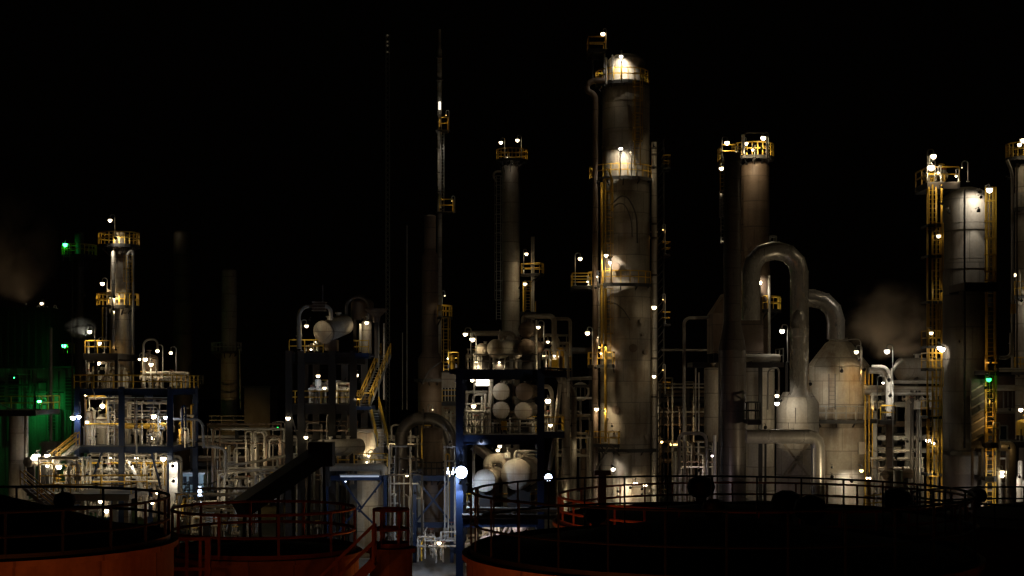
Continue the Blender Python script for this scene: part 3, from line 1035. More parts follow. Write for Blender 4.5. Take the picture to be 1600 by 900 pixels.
# very bright wall lamp column and shed
r = thing('lamp_cabinet', 'pale cabinet lit white by a lamp at the right of the left structure', 'cabinet', (W(274, 0, 124).x, 124, 0))
b = MB(); b.box(W(266, 0, 124).x, W(279, 0, 124).x, 123.6, 124.4, 0, W(0, 722, 124).z); b.build('body', M['white'], r)
b = MB(); b.box(W(265, 0, 124).x, W(280, 0, 124).x, 123.5, 124.5, W(0, 722, 124).z + .003, W(0, 719, 124).z); b.build('lid', M['galv'], r)
spot(r, 270, 728, 122.9, 7, 'white', .25, (0, 1, -.4))
spot(r, 271, 752, 122.9, 4, 'white', .25, (0, 1, -.4))
lamp(r, 273, 790, 122.6, 'warm', 120, back=.9, r=.2)
skid('valve_station', 'yellow-lit valves and pipes at the foot of the pale cabinet', 268, 290, 770, 830, 122, 123.4, 21, 5, 4, 0, ('yellow', 'white', 'pipe'), rmax=1.8)

Yc = 140
r = thing('control_cabin', 'pale teal control cabin lit by a vertical tube lamp', 'cabin', (W(300, 0, Yc).x, Yc, 0))
x0, x1, z0, z1 = W(281, 0, Yc).x, W(318, 0, Yc).x, W(0, 776, Yc).z, W(0, 741, Yc).z
b = MB(); b.box(x0, x1, Yc, Yc + 5, z0, z1); b.build('wall', M['teal'], r)
b = MB(); b.box(x0 - .2, x1 + .2, Yc - .2, Yc + 5.2, z1 + .003, z1 + .15); b.build('roof', M['galv'], r)
for i in range(3):
    b = MB(); xx = x0 + .25 + i * .55; b.box(xx, xx + .42, Yc - .05, Yc + .02, z1 - .95, z1 - .15); w = b.build('window', M['galv'], r)
    b = MB(); b.box(xx + .05, xx + .37, Yc - .06, Yc - .051, z1 - .9, z1 - .2); b.build('pane', M['glass'], w)
for xx in (x0 + .2, x1 - .2):
    MB().box(xx - .1, xx + .1, Yc + .3, Yc + .5, 0, z0 - .003).build('leg', M['steel'], r)
box_platform(r, 281, 326, 776, 136, 139.9, 'black', 'flr')
spot(r, 300, 736, 137.8, 9, 'cool', .12, (0, 1, -.9), 120)  # extra can added to brighten the cabin front
b = MB(); p = W(312, 0, 137.5); b.box(p.x - .12, p.x + .12, 137.4, 137.6, W(0, 784, 137.5).z, W(0, 762, 137.5).z); d = b.build('tube_lamp', emit('cool', 30), r)
b = MB(); b.box(p.x - .16, p.x + .16, 137.605, 137.72, W(0, 806, 137.5).z - 1, W(0, 760, 137.5).z); b.build('lamp_post', M['galv'], r)
skid('valve_station', 'bright yellow-lit piping below the teal control cabin', 290, 348, 784, 815, 128, 131, 22, 9, 4, 0, ('white', 'yellow', 'pipe'), rmax=1.8,
     lamps=((316, 781, 127.4, dict(L=90, back=.8, r=.14, kind='warm')), (340, 786, 127.4, dict(L=50, back=.8, r=.12))))
drum('small_drum', 'small pale drum half hidden below the teal cabin', 312, 812, 10, 118, 3, 60, 'pale', foot=860)

# left lower: upright vessel, dish, catwalks and stairs
r = tower('column', 'short pale upright vessel under a yellow railed platform at the left edge', 'vessel', 29, 124, [(15, 644)], M['cream'], head=.2)
box_platform(r, -22, 56, 641, 121, 127.5, 'yellow', 'fr', beam='steel', depth=.4)
riser(r, [(-5, 628, 120.8), (20, 640, 120.8)], 1.0, 120.8, 'galv', 'brace_pipe')
lamp(r, -14, 690, 116, 'warm', 90, back=.6, r=.2)
lamp(r, 57, 712, 121, 'white', 190, back=.8, r=.34)
riser(r, [(40, 650, 121.6), (40, 760, 121.6)], 2.6, 121.6, 'rusty', 'drain_pipe')
drum('dish_head', 'small shiny round drum end right of the short pale vessel', 43, 722, 8, 120.5, 2.2, 70, 'alu', foot=775)
stair('stair', 'yellow handrailed stair rising right to the left structure', 60, 745, 119, 696, 122.5, .9)
stair('stair', 'grey treaded stair with yellow rails descending right at the lower left', 118, 824, 38, 757, 112, .9)
r = thing('catwalk', 'pale lit catwalk deck crossing behind the lower left tank', 'catwalk', W(120, 770, 120))
b = box_platform(r, 52, 202, 772, 118, 124, 'yellow', 'b', beam='pale', depth=.45)
b = MB(); rail_path(b, [W(62, 772, 117.9), W(205, 772, 117.9)], 1.4, 2.4, toe=False); b.build('railing', M['yellow'], r)
for x in (60, 128, 198):
    MB().bar((W(x, 0, 121).x, 121, 0), W(x, 776, 121), .35).build('column', M['pale'], r)
for l in ((92, 729, 121, dict(L=160, back=.8, r=.3)), (74, 712, 120.5, dict(L=170, back=.8, r=.3)), (84, 714, 120.5, dict(L=130, back=.8, r=.2)), (74, 727, 121.5, dict(L=90, back=.8, r=.2)),
          (136, 742, 120, dict(L=60, back=.8, r=.14)), (150, 745, 122, dict(L=80, back=.8, r=.14)), (90, 786, 121, dict(L=35, back=.8, r=.14)), (20, 780, 120, dict(L=40, back=.8, r=.14))):
    lamp(r, *l[:3], **l[3])
skid('pipe_manifold', 'brightly lit pipes above the catwalk at the lower left', 56, 120, 714, 770, 120, 124, 31, 12, 5, 1, ('white', 'pipe', 'yellow'), rmax=2.4)
skid('pipe_manifold', 'grey pipes on the ground under the catwalk at the lower left', 5, 125, 780, 840, 118, 124, 32, 14, 6, 3, rmax=3)
vessel('white_tank', 'pale upright vessel beside the yellow crossbar behind the catwalk', 108, 714, 768, 5, 126, 'pale')

# dim columns behind
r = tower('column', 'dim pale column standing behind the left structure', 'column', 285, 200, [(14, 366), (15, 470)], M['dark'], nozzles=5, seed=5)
for y in (398, 430, 470, 520):
    ring_platform(r, 285, 200, y, 15, 18, 0, 360, rail=False, brackets=False)
ring_platform(r, 292, 200, 600, 16, 26, 200, 380, mat_r='galv')
lamp(r, 267, 364, 197.5, 'warm', 10, back=1, r=.12)
r = tower('column', 'dim column with a dark railed platform between the two left structures', 'column', 358, 196, [(12, 425), (13, 550)], M['cream'], nozzles=4, seed=6)
ring_platform(r, 354, 196, 549, 13, 24, 150, 390, mat_r='galv')
riser(r, [(374, 545, 193), (376, 640, 193)], 1.3, 193, 'pipe', 'drain_pipe')
box_platform(r, 326, 385, 664, 188, 193, 'galv', 'fl')
lamp(r, 352, 700, 180, 'sodium', 110, base=770, r=.12)
r = thing('square_bin', 'pale green-tinted square bin behind the dark conveyor', 'bin', (W(405, 0, 190).x, 191, 0))
b = MB(); b.box(W(386, 0, 190).x, W(426, 0, 190).x, 188, 194, 0, W(0, 606, 190).z); b.build('wall', M['dark'], r)
b = MB(); b.box(W(384, 0, 190).x, W(428, 0, 190).x, 187.8, 194.2, W(0, 606, 190).z + .003, W(0, 603, 190).z); b.build('roof', M['dclad'], r)
lamp(r, 434, 668, 182, 'green', 20, base=780, r=.12)

# pipes in the gap
pipe('bent_pipe', 'grey pipe bending down right of the left structure', [(268, 655), (316, 655), (318, 700)], 2.1, 128, 'pipe', fr=.6)
pipe('bent_pipe', 'grey pipe stepping down beside the cluster of lit columns', [(317, 698), (338, 698), (352, 702), (352, 742)], 2.6, 129, 'pipe', fr=.5)
pipe('long_pipe', 'long pale pipe rising gently right towards the conveyor', [(353, 727, 134), (400, 722, 136), (452, 711, 138)], 2.2, 134, 'pale', fr=2)
pipe('long_pipe', 'lower long pale pipe running right towards the conveyor', [(353, 739, 132), (400, 735, 133), (452, 727, 134)], 2.4, 132, 'pale', fr=2)
pipe('pipe_arch', 'square pale pipe arch standing left of the conveyor', [(396, 710), (396, 674), (417, 674), (417, 710)], 1.7, 142, 'pipe', fr=.3)
pipe('pipe_arch', 'square pale pipe arch next to the conveyor head', [(421, 720), (421, 686), (438, 686), (438, 720)], 1.4, 141, 'pipe', fr=.3)
pipe('pipe_arch', 'low wide pipe arch behind the long pale pipes', [(366, 722), (366, 700), (388, 700), (388, 722)], 1.6, 143, 'pipe', fr=.3)
skid('pipe_manifold', 'dim valves and pipes between the left structure and the conveyor', 330, 432, 735, 790, 128, 138, 41, 16, 8, 3, rmax=2.2,
     lamps=((364, 744, 131, dict(L=26, back=.6, r=.12)), (403, 745, 133, dict(L=26, back=.6, r=.14)), (398, 700, 140, dict(L=34, back=.6, r=.1)), (358, 748, 128, dict(L=20, back=.6, r=.1)), (432, 700, 138, dict(L=36, back=.6, r=.08))))
skid('pipe_manifold', 'narrow stand of bright pipes right of the blue column', 276, 292, 625, 700, 130, 134, 42, 6, 3, 0, ('white', 'pipe', 'yellow'), rmax=1.6,
     lamps=((288, 650, 128.5, dict(L=50, back=.6, r=.16)), (280, 668, 129, dict(L=40, back=.6, r=.1)), (290, 672, 129, dict(L=60, back=.6, r=.18))))
pipe('blue_pipe', 'short blue hooped pipe above the bright stand of pipes', [(285, 668), (285, 634), (290, 634), (290, 668)], 1.6, 127.5, 'blue', fr=.25)

r = frame('pipe_rack', 'dim pipe rack running behind the conveyor towards the stout stack', [300, 370, 440, 510, 580, 650], 150, 156, 668, [690, 722, 752], 'steel', beam=.35, w=.3, deck=False)
for i, (y, rr) in enumerate(((682, 2.2), (685, 1.2), (687, 3), (714, 2), (718, 3.4), (720, 1.4), (746, 3), (749, 1.6))):
    riser(r, [(296, y, 150.6 + .6 * i), (655, y, 150.6 + .6 * i)], rr, 150.6 + .6 * i, ('pipe', 'brown', 'pale')[i % 3], 'rack_pipe', n=8)
for i in range(9):
    spot(r, 312 + i * 41, 700 + (i % 3) * 22, 148.5, 2.6, ('warm', 'white', 'sodium')[i % 3], .1, (.2, 1, .1), 120)
skid('pipe_manifold', 'risers and valves standing before the dim pipe rack left of the conveyor', 322, 440, 655, 770, 139, 146, 43, 22, 10, 3, ('pipe', 'brown', 'pale', 'galv'), rmax=1.9,
     lamps=tuple((x, y, 138.4, dict(L=40, back=.5, r=.14)) for x, y in ((336, 690), (362, 712), (380, 690), (408, 716), (430, 696))))
skid('pipe_manifold', 'risers and valves behind the squat beige vessel', 606, 712, 660, 800, 139, 146, 44, 18, 8, 2, ('pipe', 'brown', 'pale', 'yellow'), rmax=1.7,
     lamps=tuple((x, y, 138.4, dict(L=55, back=.5, r=.14)) for x, y in ((612, 690), (640, 700), (658, 720), (700, 680), (706, 720))))
# covered conveyor, dark
# unseen fill floods added to light the dim columns from the ground
for x, y, Y, I, k, aim, lab in ((300, 720, 182, 9, 'sodium', (-.4, 1, .6), 'added fill flood at the foot of the dim pale column'), (352, 712, 180, 30, 'sodium', (.0, 1, .25), 'added fill flood below the dark railed platform column')):
    t = thing('fill_flood', lab, 'lamp', (W(x, 0, Y).x, Y, 0))
    spot(t, x, y, Y, I, k, .3, aim, 70)
    MB().bar((W(x, 0, Y).x, Y, 0), W(x, y + 12, Y), .15).build('post', M['steel'], t)
r = thing('covered_conveyor', 'black covered conveyor sloping up to the right', 'conveyor', W(395, 830, 108))
p, q = W(374, 796, 106), W(504, 708, 110)
b = MB(); b.bar(p, q, 1.5, 1.15); b.build('gallery', M['black'], r)
b = MB(); b.bar(p + Vector((0, 0, .62)), q + Vector((0, 0, .62)), 1.7, .08); b.build('roof', M['black'], r)
for t in (.15, .55, .93):
    c = p.lerp(q, t)
    for sx in (-.5, .5):
        MB().bar((c.x + sx * 1.4, c.y, 0), (c.x + sx, c.y, c.z - .55), .2).build('leg', M['steel'], r)
b = MB(); b.box(q.x - .9, q.x + .8, q.y - .85, q.y + .9, q.z - .9, q.z + .8); b.build('head_house', M['black'], r)

# ================================================================== ZONE 2: MID-LEFT STRUCTURE
r = frame('process_structure', 'black steel structure with a tilted drum left of the tall mast', [452, 471, 519, 552], 132, 142, 548, [551, 631], 'steel', rail={1}, beam=.85, w=.6, braces=((471, 700, 452, 640, 131.8), (519, 690, 540, 640, 131.8)))
q = MB(); rail_path(q, [W(452, 551, 131.8), W(476, 551, 131.8), W(505, 551, 131.8)], 1.1, 1.2); q.build('railing', M['yellow'], r)
for l in ((479, 509, 131.2, dict(base=548, L=16, r=.24, side=-1)), (573, 504, 134, dict(back=1.5, L=28, r=.24)), (497, 587, 133, dict(back=1, L=26, r=.24)), (557, 586, 132.6, dict(back=1, L=22, r=.24)),
          (450, 653, 131, dict(back=.8, L=30, r=.28)), (478, 683, 131, dict(back=.8, L=30, r=.24)), (492, 612, 133, dict(back=1, L=22, r=.14)), (507, 606, 133.4, dict(back=1, L=28, r=.2)), (523, 618, 133.4, dict(back=1, L=18, r=.12)),
          (515, 622, 134, dict(back=1, L=14, r=.1)), (486, 546, 132, dict(base=548, L=40, r=.12, off=.2)), (493, 534, 132, dict(base=548, L=26, r=.08, off=.2)), (556, 621, 131.6, dict(back=1, L=24, r=.18))):
    lamp(r, *l[:3], **l[3])
for a_ in ((562, 596, 129.6, 16, 'warm', .1, (.5, 1, .1), 80), (566, 500, 132.2, 6, 'warm', .1, (-.2, 1, -.8), 90), (484, 500, 129.6, 3, 'warm', .1, (.9, 1, -.1), 70), (497, 590, 134, 4, 'cool', .1, (0, 1, -.4), 90),
           (540, 592, 133, 5, 'warm', .1, (-.2, 1, -.3), 90), (505, 690, 126.5, 4, 'warm', .1, (0, 1, .1), 90), (600, 640, 131, 10, 'warm', .1, (-.4, 1, .4), 70)):
    spot(r, *a_)  # cans added to lift the dim stair, standpipe and drum
p0, p1 = W(555, 552, 131.6), W(576, 560, 131.6)
b = MB(); b.hbeam((p0.x, 131.5, (p0.z + p1.z) / 2), (p1.x, 131.5, (p0.z + p1.z) / 2), .35, .5, .06); b.build('edge_beam', M['blue'], r)
box_platform(r, 552, 577, 552, 131.9, 136, 'yellow', 'fl', beam='blue', depth=.2)
box_platform(r, 556, 580, 634, 131.9, 136, 'yellow', 'f', beam='blue', depth=.3)
drum('tilted_drum', 'dim beige drum lying tilted on top of the black structure', 506, 519, 16.5, 131.5, 3.2, 62, 'cream', tilt=14, foot=None, flat=True)
r2 = thing('drum_cradle', 'pale boxy cradle under the tilted beige drum', 'support', W(516, 548, 133))
b = MB(); a, c = W(507, 548, 132.5), W(525, 535, 132.5); b.box(a.x, c.x, 132.4, 134.6, a.z, c.z + .25); b.build('plinth', M['brown'], r2)
pipe('u_pipe', 'dim inverted-U pipe arching over the left of the tilted drum', [(467, 545), (467, 478), (517, 478), (517, 500)], 3.2, 130.8, 'pipe', fr=.9, flanges=2)
r2 = thing('exchanger_box', 'small ribbed box above the inverted-U pipe with a thin mast', 'cooler', W(499, 478, 131))
b = MB(); a = W(489, 486, 131); c = W(509, 472, 131); b.box(a.x, c.x, 130.5, 131.5, a.z, c.z); b.build('box', M['brown'], r2)
for i in range(4):
    MB().box(a.x - .06, c.x + .06, 130.42, 131.58, a.z + i * .24, a.z + i * .24 + .05).build('rib', M['pipe'], r2)
MB().bar(W(504.5, 472, 131), W(504.5, 445, 131), .07).build('mast', M['galv'], r2)
vessel('domed_vessel', 'dark domed vessel with a hooped pipe over its top', 566, 466, 500, 18, 136, 'brown', foot=560)
pipe('hoop_pipe', 'dark hooped pipe over the domed vessel', [(541, 500), (541, 464), (577, 464), (577, 500)], 2.6, 134, 'dalu', fr=1)
vessel('cream_vessel', 'cream upright vessel behind the short yellow rail by the stairs', 573, 500, 556, 8, 135, 'cream')
r2 = thing('flared_hood', 'dark flared hood right of the domed vessel', 'hood', W(590, 490, 134))
b = MB(); b.lathe(W(588, 495, 134), [(.3, -.5), (.35, 0), (1.0, .6), (1.0, .7)], 20); b.build('cone', M['brown'], r2, True)
MB().bar(W(588, 503, 134), W(588, 560, 134), .3).build('post', M['steel'], r2)
pipe('standpipe', 'bright yellow-lit standpipe behind the short yellow rail', [(563, 550), (563, 506)], 1.8, 133, 'white')
pipe('standpipe', 'tall thin grey pipe left of the pair beside the stair', [(592, 625), (592, 500)], .9, 137, 'galv')
pipe('standpipe', 'tall thin grey pipe right of the pair beside the stair', [(600, 625), (600, 505)], 1.5, 137, 'pale')
vessel('blue_white_pot', 'blue-white lit upright pot on the lower deck of the black structure', 497, 592, 612, 5, 136, 'white', foot=630)
pipe('elbow_duct', 'cream elbow duct on the lower deck of the black structure', [(510, 599, 137), (532, 599, 137), (536, 604, 137), (536, 629, 137)], 5, 137, 'cream', fr=1)
skid('pipe_manifold', 'valves and short pipes on the lower deck of the black structure', 478, 548, 598, 631, 134, 140, 51, 12, 8, 2, ('pipe', 'brown', 'white'), rmax=2)
skid('pipe_manifold', 'dim piping under the black structure behind the conveyor', 452, 548, 640, 850, 134, 141, 52, 20, 8, 3, ('pipe', 'brown', 'dark', 'clad'), rmax=2.0,
     lamps=tuple((x, y, 133.4, dict(L=32, back=.5, r=.14)) for x, y in ((470, 650), (500, 662), (530, 655), (488, 700), (535, 690), (512, 730))))
skid('pipe_manifold', 'lit pipes behind the rail below the tilted drum', 476, 496, 536, 549, 133, 136, 53, 4, 2, 0, ('white', 'yellow'), rmax=1.6)
drum('cream_drum', 'dull cream drum behind the head of the conveyor', 500, 700, 13, 128, 4, 40, 'cream', foot=760)
stair('stair', 'steep yellow handrailed stair climbing right beside the black structure', 570, 634, 603, 556, 131, .9, Y2=138, h=1.1)
stair('stair', 'lower steep stair continuing under the black structure landing', 598, 700, 584, 640, 131, .9, Y2=134.5, h=1.1)

# tall thin guyed mast, dim
r = thing('lattice_mast', 'faint dark lattice mast left of the tall lit stack', 'mast', (W(605, 0, 190).x, 190, 0))
X0 = W(605, 0, 190).x
b = MB()
zt = W(0, 54, 190).z
for k in range(3):
    g = 2 * pi * k / 3
    b.bar((X0 + .3 * cos(g), 190 + .3 * sin(g), 0), (X0 + .3 * cos(g), 190 + .3 * sin(g), zt), .06)
z = 0
while z < zt - .6:
    for k in range(3):
        g, h2 = 2 * pi * k / 3, 2 * pi * (k + 1) / 3
        b.bar((X0 + .3 * cos(g), 190 + .3 * sin(g), z), (X0 + .3 * cos(h2), 190 + .3 * sin(h2), z + .6), .04)
    z += .6
b.build('lattice', M['galv'], r)
for y in (55, 65, 71, 81):
    bulb(r, W(605.5, y, 189.6), .13, 'warm', .03, 'beacon')
pipe('standpipe', 'thin dim vertical pipe close left of the tall stack', [(636, 640), (636, 352)], .9, 158, 'galv')
pipe('standpipe', 'short thin dim pipe left of the tall stack', [(629, 640), (629, 520)], .8, 158, 'galv')

# flare stack and stout dark stack
r = tower('stack', 'tall slim flare stack rising highest left of centre', 'stack', 687, 158, [(2.2, 46), (3.4, 78), (3.6, 330)], M['pale'], head=.2, n=16)
lampY = 156.9
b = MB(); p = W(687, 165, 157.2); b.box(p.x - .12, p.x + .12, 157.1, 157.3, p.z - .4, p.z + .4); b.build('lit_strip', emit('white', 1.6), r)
for y, xo in ((205, 700), (332, 708)):
    p = W(692, y, 158)
    q = W(xo, y, 158)
    b = MB(); b.box(p.x - .7, q.x, 157, 159, p.z - .1, p.z); d = b.build('platform', M['grate'], r)
    k = MB(); rail_path(k, [(p.x - .3, 157.05, p.z), (q.x, 157.05, p.z), (q.x, 158.95, p.z)], 1.25, .9); k.build('railing', M['yellow'], d)
lamp(r, 697, 180, 156.4, 'sodium', 6, base=205, side=1, r=.07, off=.3)
lamp(r, 706, 314, 156.4, 'sodium', 4, base=332, side=1, r=.07, off=.3)
spot(r, 688, 199, 156.8, 10, 'white', .1, (0, .1, 1), 40)  # this can and the next two are added to brighten the pole
spot(r, 690, 206, 156.8, 18, 'white', .1, (0, .12, -1), 50)
spot(r, 689, 326, 156.6, 22, 'warm', .1, (0, .1, 1), 40)
for y in (90, 125, 160, 232, 270, 300):
    k = MB(); p = W(687, y, 158); k.sector(p.x, 158, p.z - .05, p.z + .05, .2, .33, 0, 360, 16); k.build('band', M['dark'], r)
ladder(r, 691, 208, 330, 157.5, mt='galv', cage=False, w=.35)
t = thing('added_searchlight', 'added narrow white light aimed up at the tall slim flare stack', 'lamp', (W(705, 0, 140).x, 140, 0))  # unseen light added to brighten the slim stack
spot(t, 705, 688, 140, 1500, 'white', .13, W(688.5, 140, 158) - W(705, 688, 140), 19, .9)
MB().bar((W(705, 0, 140).x, 140, 0), W(705, 692, 140), .15).build('post', M['steel'], t)
r = tower('stack', 'stout dark brown stack whose foot is lit, right of the twin thin pipes', 'stack', 672, 156, [(9, 338), (13, 400), (19, 560)], M['brown'], head=.25)
ring_platform(r, 676, 156, 495, 17, 31, 300, 380)
lamp(r, 695, 462, 154, 'warm', 14, base=495, side=-1, r=.1, off=.3)
lamp(r, 700, 560, 152, 'white', 45, base=600, side=1, r=.12)
ladder(r, 697, 497, 600, 153.6, mt='yellow')
ring_platform(r, 676, 156, 592, 20, 29, 190, 360, rail=False)
riser(r, [(690, 565, 153), (668, 580, 153), (660, 600, 153)], 1.2, 153, 'dark', 'curved_pipe', fr=3)
lamp(r, 676, 640, 150, 'warm', 12, base=700, side=-1, r=.1)
spot(r, 698, 612, 151, 22, 'white', .25, (-.6, 1, .9), 80)
spot(r, 694, 625, 152, 5, 'warm', .25, (-.4, 1, 0))
r = thing('service_building', 'tan service building with a white barred window by the blue frame', 'building', (W(708, 0, 146).x, 146, 0))
b = MB(); b.box(W(690, 0, 146).x, W(722, 0, 146).x, 146, 152, 0, W(0, 582, 146).z); b.build('wall', M['cream'], r)
b = MB(); b.box(W(689, 0, 146).x, W(723, 0, 146).x, 145.8, 152.2, W(0, 582, 146).z + .003, W(0, 579, 146).z); b.build('roof', M['steel'], r)
q = box_platform(r, 690, 716, 628, 143.5, 145.9, 'yellow', 'fr')
q = box_platform(r, 700, 716, 569, 143.5, 145.9, 'yellow', 'fr')
b = MB(); p, c = W(691, 627, 145.9), W(715, 606, 145.9); b.box(p.x, c.x, 145.85, 145.98, p.z, c.z); w = b.build('window', M['glass'], r)
for i in range(6):
    k = MB(); xx = p.x + (c.x - p.x) * i / 5; k.bar((xx, 145.8, p.z), (xx, 145.8, c.z), .1); k.build('mullion', M['white'], w)
lamp(r, 702, 644, 143.2, 'warm', 60, back=2, r=.16)
lamp(r, 712, 596, 143.2, 'warm', 26, back=2, r=.1)
skid('valve_station', 'bright yellow valves below the barred window', 696, 716, 642, 668, 142.5, 145, 61, 5, 5, 0, ('yellow', 'white'), rmax=1.5)

# arching duct and vessels in front of the stack
pipe('arch_duct', 'dim brown inverted-U duct in front of the stout stack', [(627, 742), (627, 654), (690, 654), (708, 690), (708, 742)], 10, 138, 'dalu', fr=2.2, n=20, flanges=2)
vessel('capped_column', 'brown capped upright vessel under the arching duct', 676, 668, 850, 16, 133, 'brown', head=.12)
r = frame('support_frame', 'dark cross-braced support frame round the brown capped vessel', [648, 706], 129, 136, 740, [742, 815], 'blue', braces=((650, 815, 704, 748, 128.7), (650, 748, 704, 815, 128.6)), beam=.45, deck=False, w=.3)
ring_platform(r, 676, 133, 741, 17, 32, 150, 390, mat_r='black')
for l in ((701, 700, 130, dict(L=20, back=.6, r=.1)), (636, 742, 131, dict(L=45, back=.6, r=.2)), (644, 705, 133, dict(L=26, back=.6, r=.16)), (703, 742, 129, dict(L=20, back=.6, r=.2)), (703, 690, 132, dict(L=20, back=.6, r=.1))):
    lamp(r, *l[:3], **l[3])
vessel('brown_column', 'smooth brown cylinder left of the braced frame', 627, 742, 870, 20, 137, 'brown', head=.2)
pipe('conduit', 'thin bright vertical conduit down the brown cylinder', [(632, 772), (639, 776), (639, 860)], 1.1, 131, 'white', fr=.4)
r = thing('column_pair', 'two pale square columns inside the braced support frame', 'column', (W(652, 0, 133).x, 132, 0))
for x in (646, 656):
    b = MB(); p = W(x, 0, 132); b.box(p.x - .18, p.x + .18, 131.8, 132.2, 0, W(0, 748, 132).z); b.build('column', M['clad'], r)

r = tower('settler', 'squat beige vessel with a bright triangular lamp glow on its front', 'vessel', 574, 134, [(26, 676)], M['cream'], head=0)
b = MB(); p = W(574, 675, 134); b.lathe((p.x, 134, p.z), [(m(26, 134), .003), (m(30, 134), .03), (m(30, 134), .3), (m(28, 134), .34)], 32); b.build('lid', M['pipe'], r, True)
box_platform(r, 527, 606, 729, 130, 135, 'yellow', 'f')
for l in ((576, 712, 130.6, dict(base=728, L=35, r=.17)), (573, 722, 131.7, dict(base=728, L=40, r=.12, off=.2)), (591, 691, 131.6, dict(back=.5, L=8, r=.14))):
    lamp(r, *l[:3], **l[3])
spot(r, 572, 726, 131.9, 60, 'warm', .22, (0, .3, 1), 62, .5)
spot(r, 585, 722, 131.0, 3, 'warm', .22, (0, 1, .2))
spot(r, 562, 718, 129.0, 18, 'warm', .22, (.4, .1, -1), 120)
riser(r, [(505, 742, 128.6), (505, 730, 128.6), (600, 730, 128.6), (600, 742, 128.6)], 6, 128.6, 'cream', 'header_pipe', fr=.5, n=16)
riser(r, [(588, 700, 130.5), (598, 720, 130.5)], 4.5, 130.5, 'cream', 'branch_pipe', n=12)
r = frame('support_frame', 'dark braced frame under the squat beige vessel', [510, 602], 129.2, 138, 738, [742], 'blue', braces=((533, 748, 566, 795, 129), (600, 748, 560, 800, 129.05), (560, 795, 596, 830, 129.1), (562, 790, 530, 830, 129.1)), beam=.4, w=.3, deck=False)
glow_box(r, 532, 592, 744, 128.7, 'cool', .35, .14)  # glowing bar for the bluish light on a ledge; no lamp here
lamp(r, 586, 768, 130, 'white', 45, back=.8, r=.16)
lamp(r, 540, 752, 130, 'cool', 22, back=.8, r=.1)
vessel('hopper', 'grey cone-bottomed hopper between the braces', 570, 745, 800, 20, 134, 'clad', foot=850, head=.2)
ladder(r, 612, 712, 800, 130.5, mt='galv', cage=False)
skid('pipe_manifold', 'piping and small valves on the ground left of the bright floodlight', 650, 715, 835, 880, 121, 127, 62, 8, 5, 0, ('white', 'yellow', 'pipe'), rmax=1.6,
     lamps=((686, 848, 121, dict(L=120, back=.6, r=.2)), (668, 852, 122, dict(L=50, back=.6, r=.12))))
skid('pipe_manifold', 'stand of lit pipes between the capped vessel and the blue frame', 693, 712, 690, 850, 126, 131, 63, 6, 3, 0, ('white', 'yellow', 'pipe'), rmax=1.4)

# ================================================================== ZONE 3: CENTRAL BLUE FRAME
Y0 = 118
r = frame('exchanger_structure', 'large blue steel structure carrying heat exchangers in the centre', [718, 845], Y0, 129, 576, [577, 679, 808], 'blue', w=.54, beam=.72,
          braces=((845, 575, 893, 577, Y0 + .2),))
box_platform(r, 702, 716, 577, 118.4, 128, 'yellow', 'fl', beam='blue')
box_platform(r, 849, 893, 579, 118.4, 127, 'yellow', 'r', beam='blue', depth=.45)
box_platform(r, 849, 882, 674, 118.4, 124, 'yellow', 'fr', beam='blue', depth=.45)
q = MB(); rail_path(q, [W(722, 678, 119.0), W(840, 678, 119.0)], 1.1, 1.3); q.build('railing', M['galv'], r)
q = MB(); rail_path(q, [W(728, 576, 118.2), W(842, 576, 118.2)], 1.1, 1.7); q.build('railing', M['galv'], r)
for l in ((727, 522, 119, dict(base=576, L=50, r=.22)), (738, 530, 119.5, dict(base=576, L=55, r=.26, off=.3)), (841, 511, 119, dict(base=576, L=34, r=.2)), (760, 585, 119.2, dict(back=1.5, L=34, r=.24)),
          (738, 594, 118.9, dict(back=1, L=30, r=.2)), (740, 634, 120, dict(back=1, L=60, r=.24)), (733, 664, 120, dict(back=1, L=40, r=.12)), (856, 626, 119, dict(back=1, L=140, r=.28)), (860, 664, 119.4, dict(back=1, L=60, r=.2)),
          (781, 697, 121, dict(back=1, L=45, r=.2)), (789, 696, 122, dict(back=1, L=45, r=.18)), (778, 703, 121.5, dict(back=1, L=45, r=.2)), (814, 560, 121, dict(back=1, L=26, r=.12)), (856, 534, 122, dict(base=577, L=30, r=.16)), (866, 556, 121, dict(base=577, L=40, r=.12)),
          (874, 557, 121, dict(base=577, L=40, r=.12)), (850, 556, 120, dict(base=577, L=40, r=.12)), (744, 565, 120.6, dict(base=577, L=60, r=.14)), (780, 566, 120.2, dict(base=577, L=50, r=.1)),
          (829, 688, 122, dict(back=1, L=26, r=.1)), (834, 688, 123, dict(back=1, L=26, r=.1)), (776, 814, 120.6, dict(back=.6, L=60, r=.12)), (760, 816, 124, dict(back=.6, L=70, r=.12)), (825, 812, 123, dict(back=.6, L=80, r=.12)),
          (735, 815, 121, dict(back=.6, L=60, r=.12)), (800, 830, 117.5, dict(back=.6, L=30, r=.1)), (740, 780, 124, dict(back=.6, L=40, r=.1))):
    lamp(r, *l[:3], **l[3])
glow_box(r, 744, 764, 598, 119.6, 'white', 9, .45)
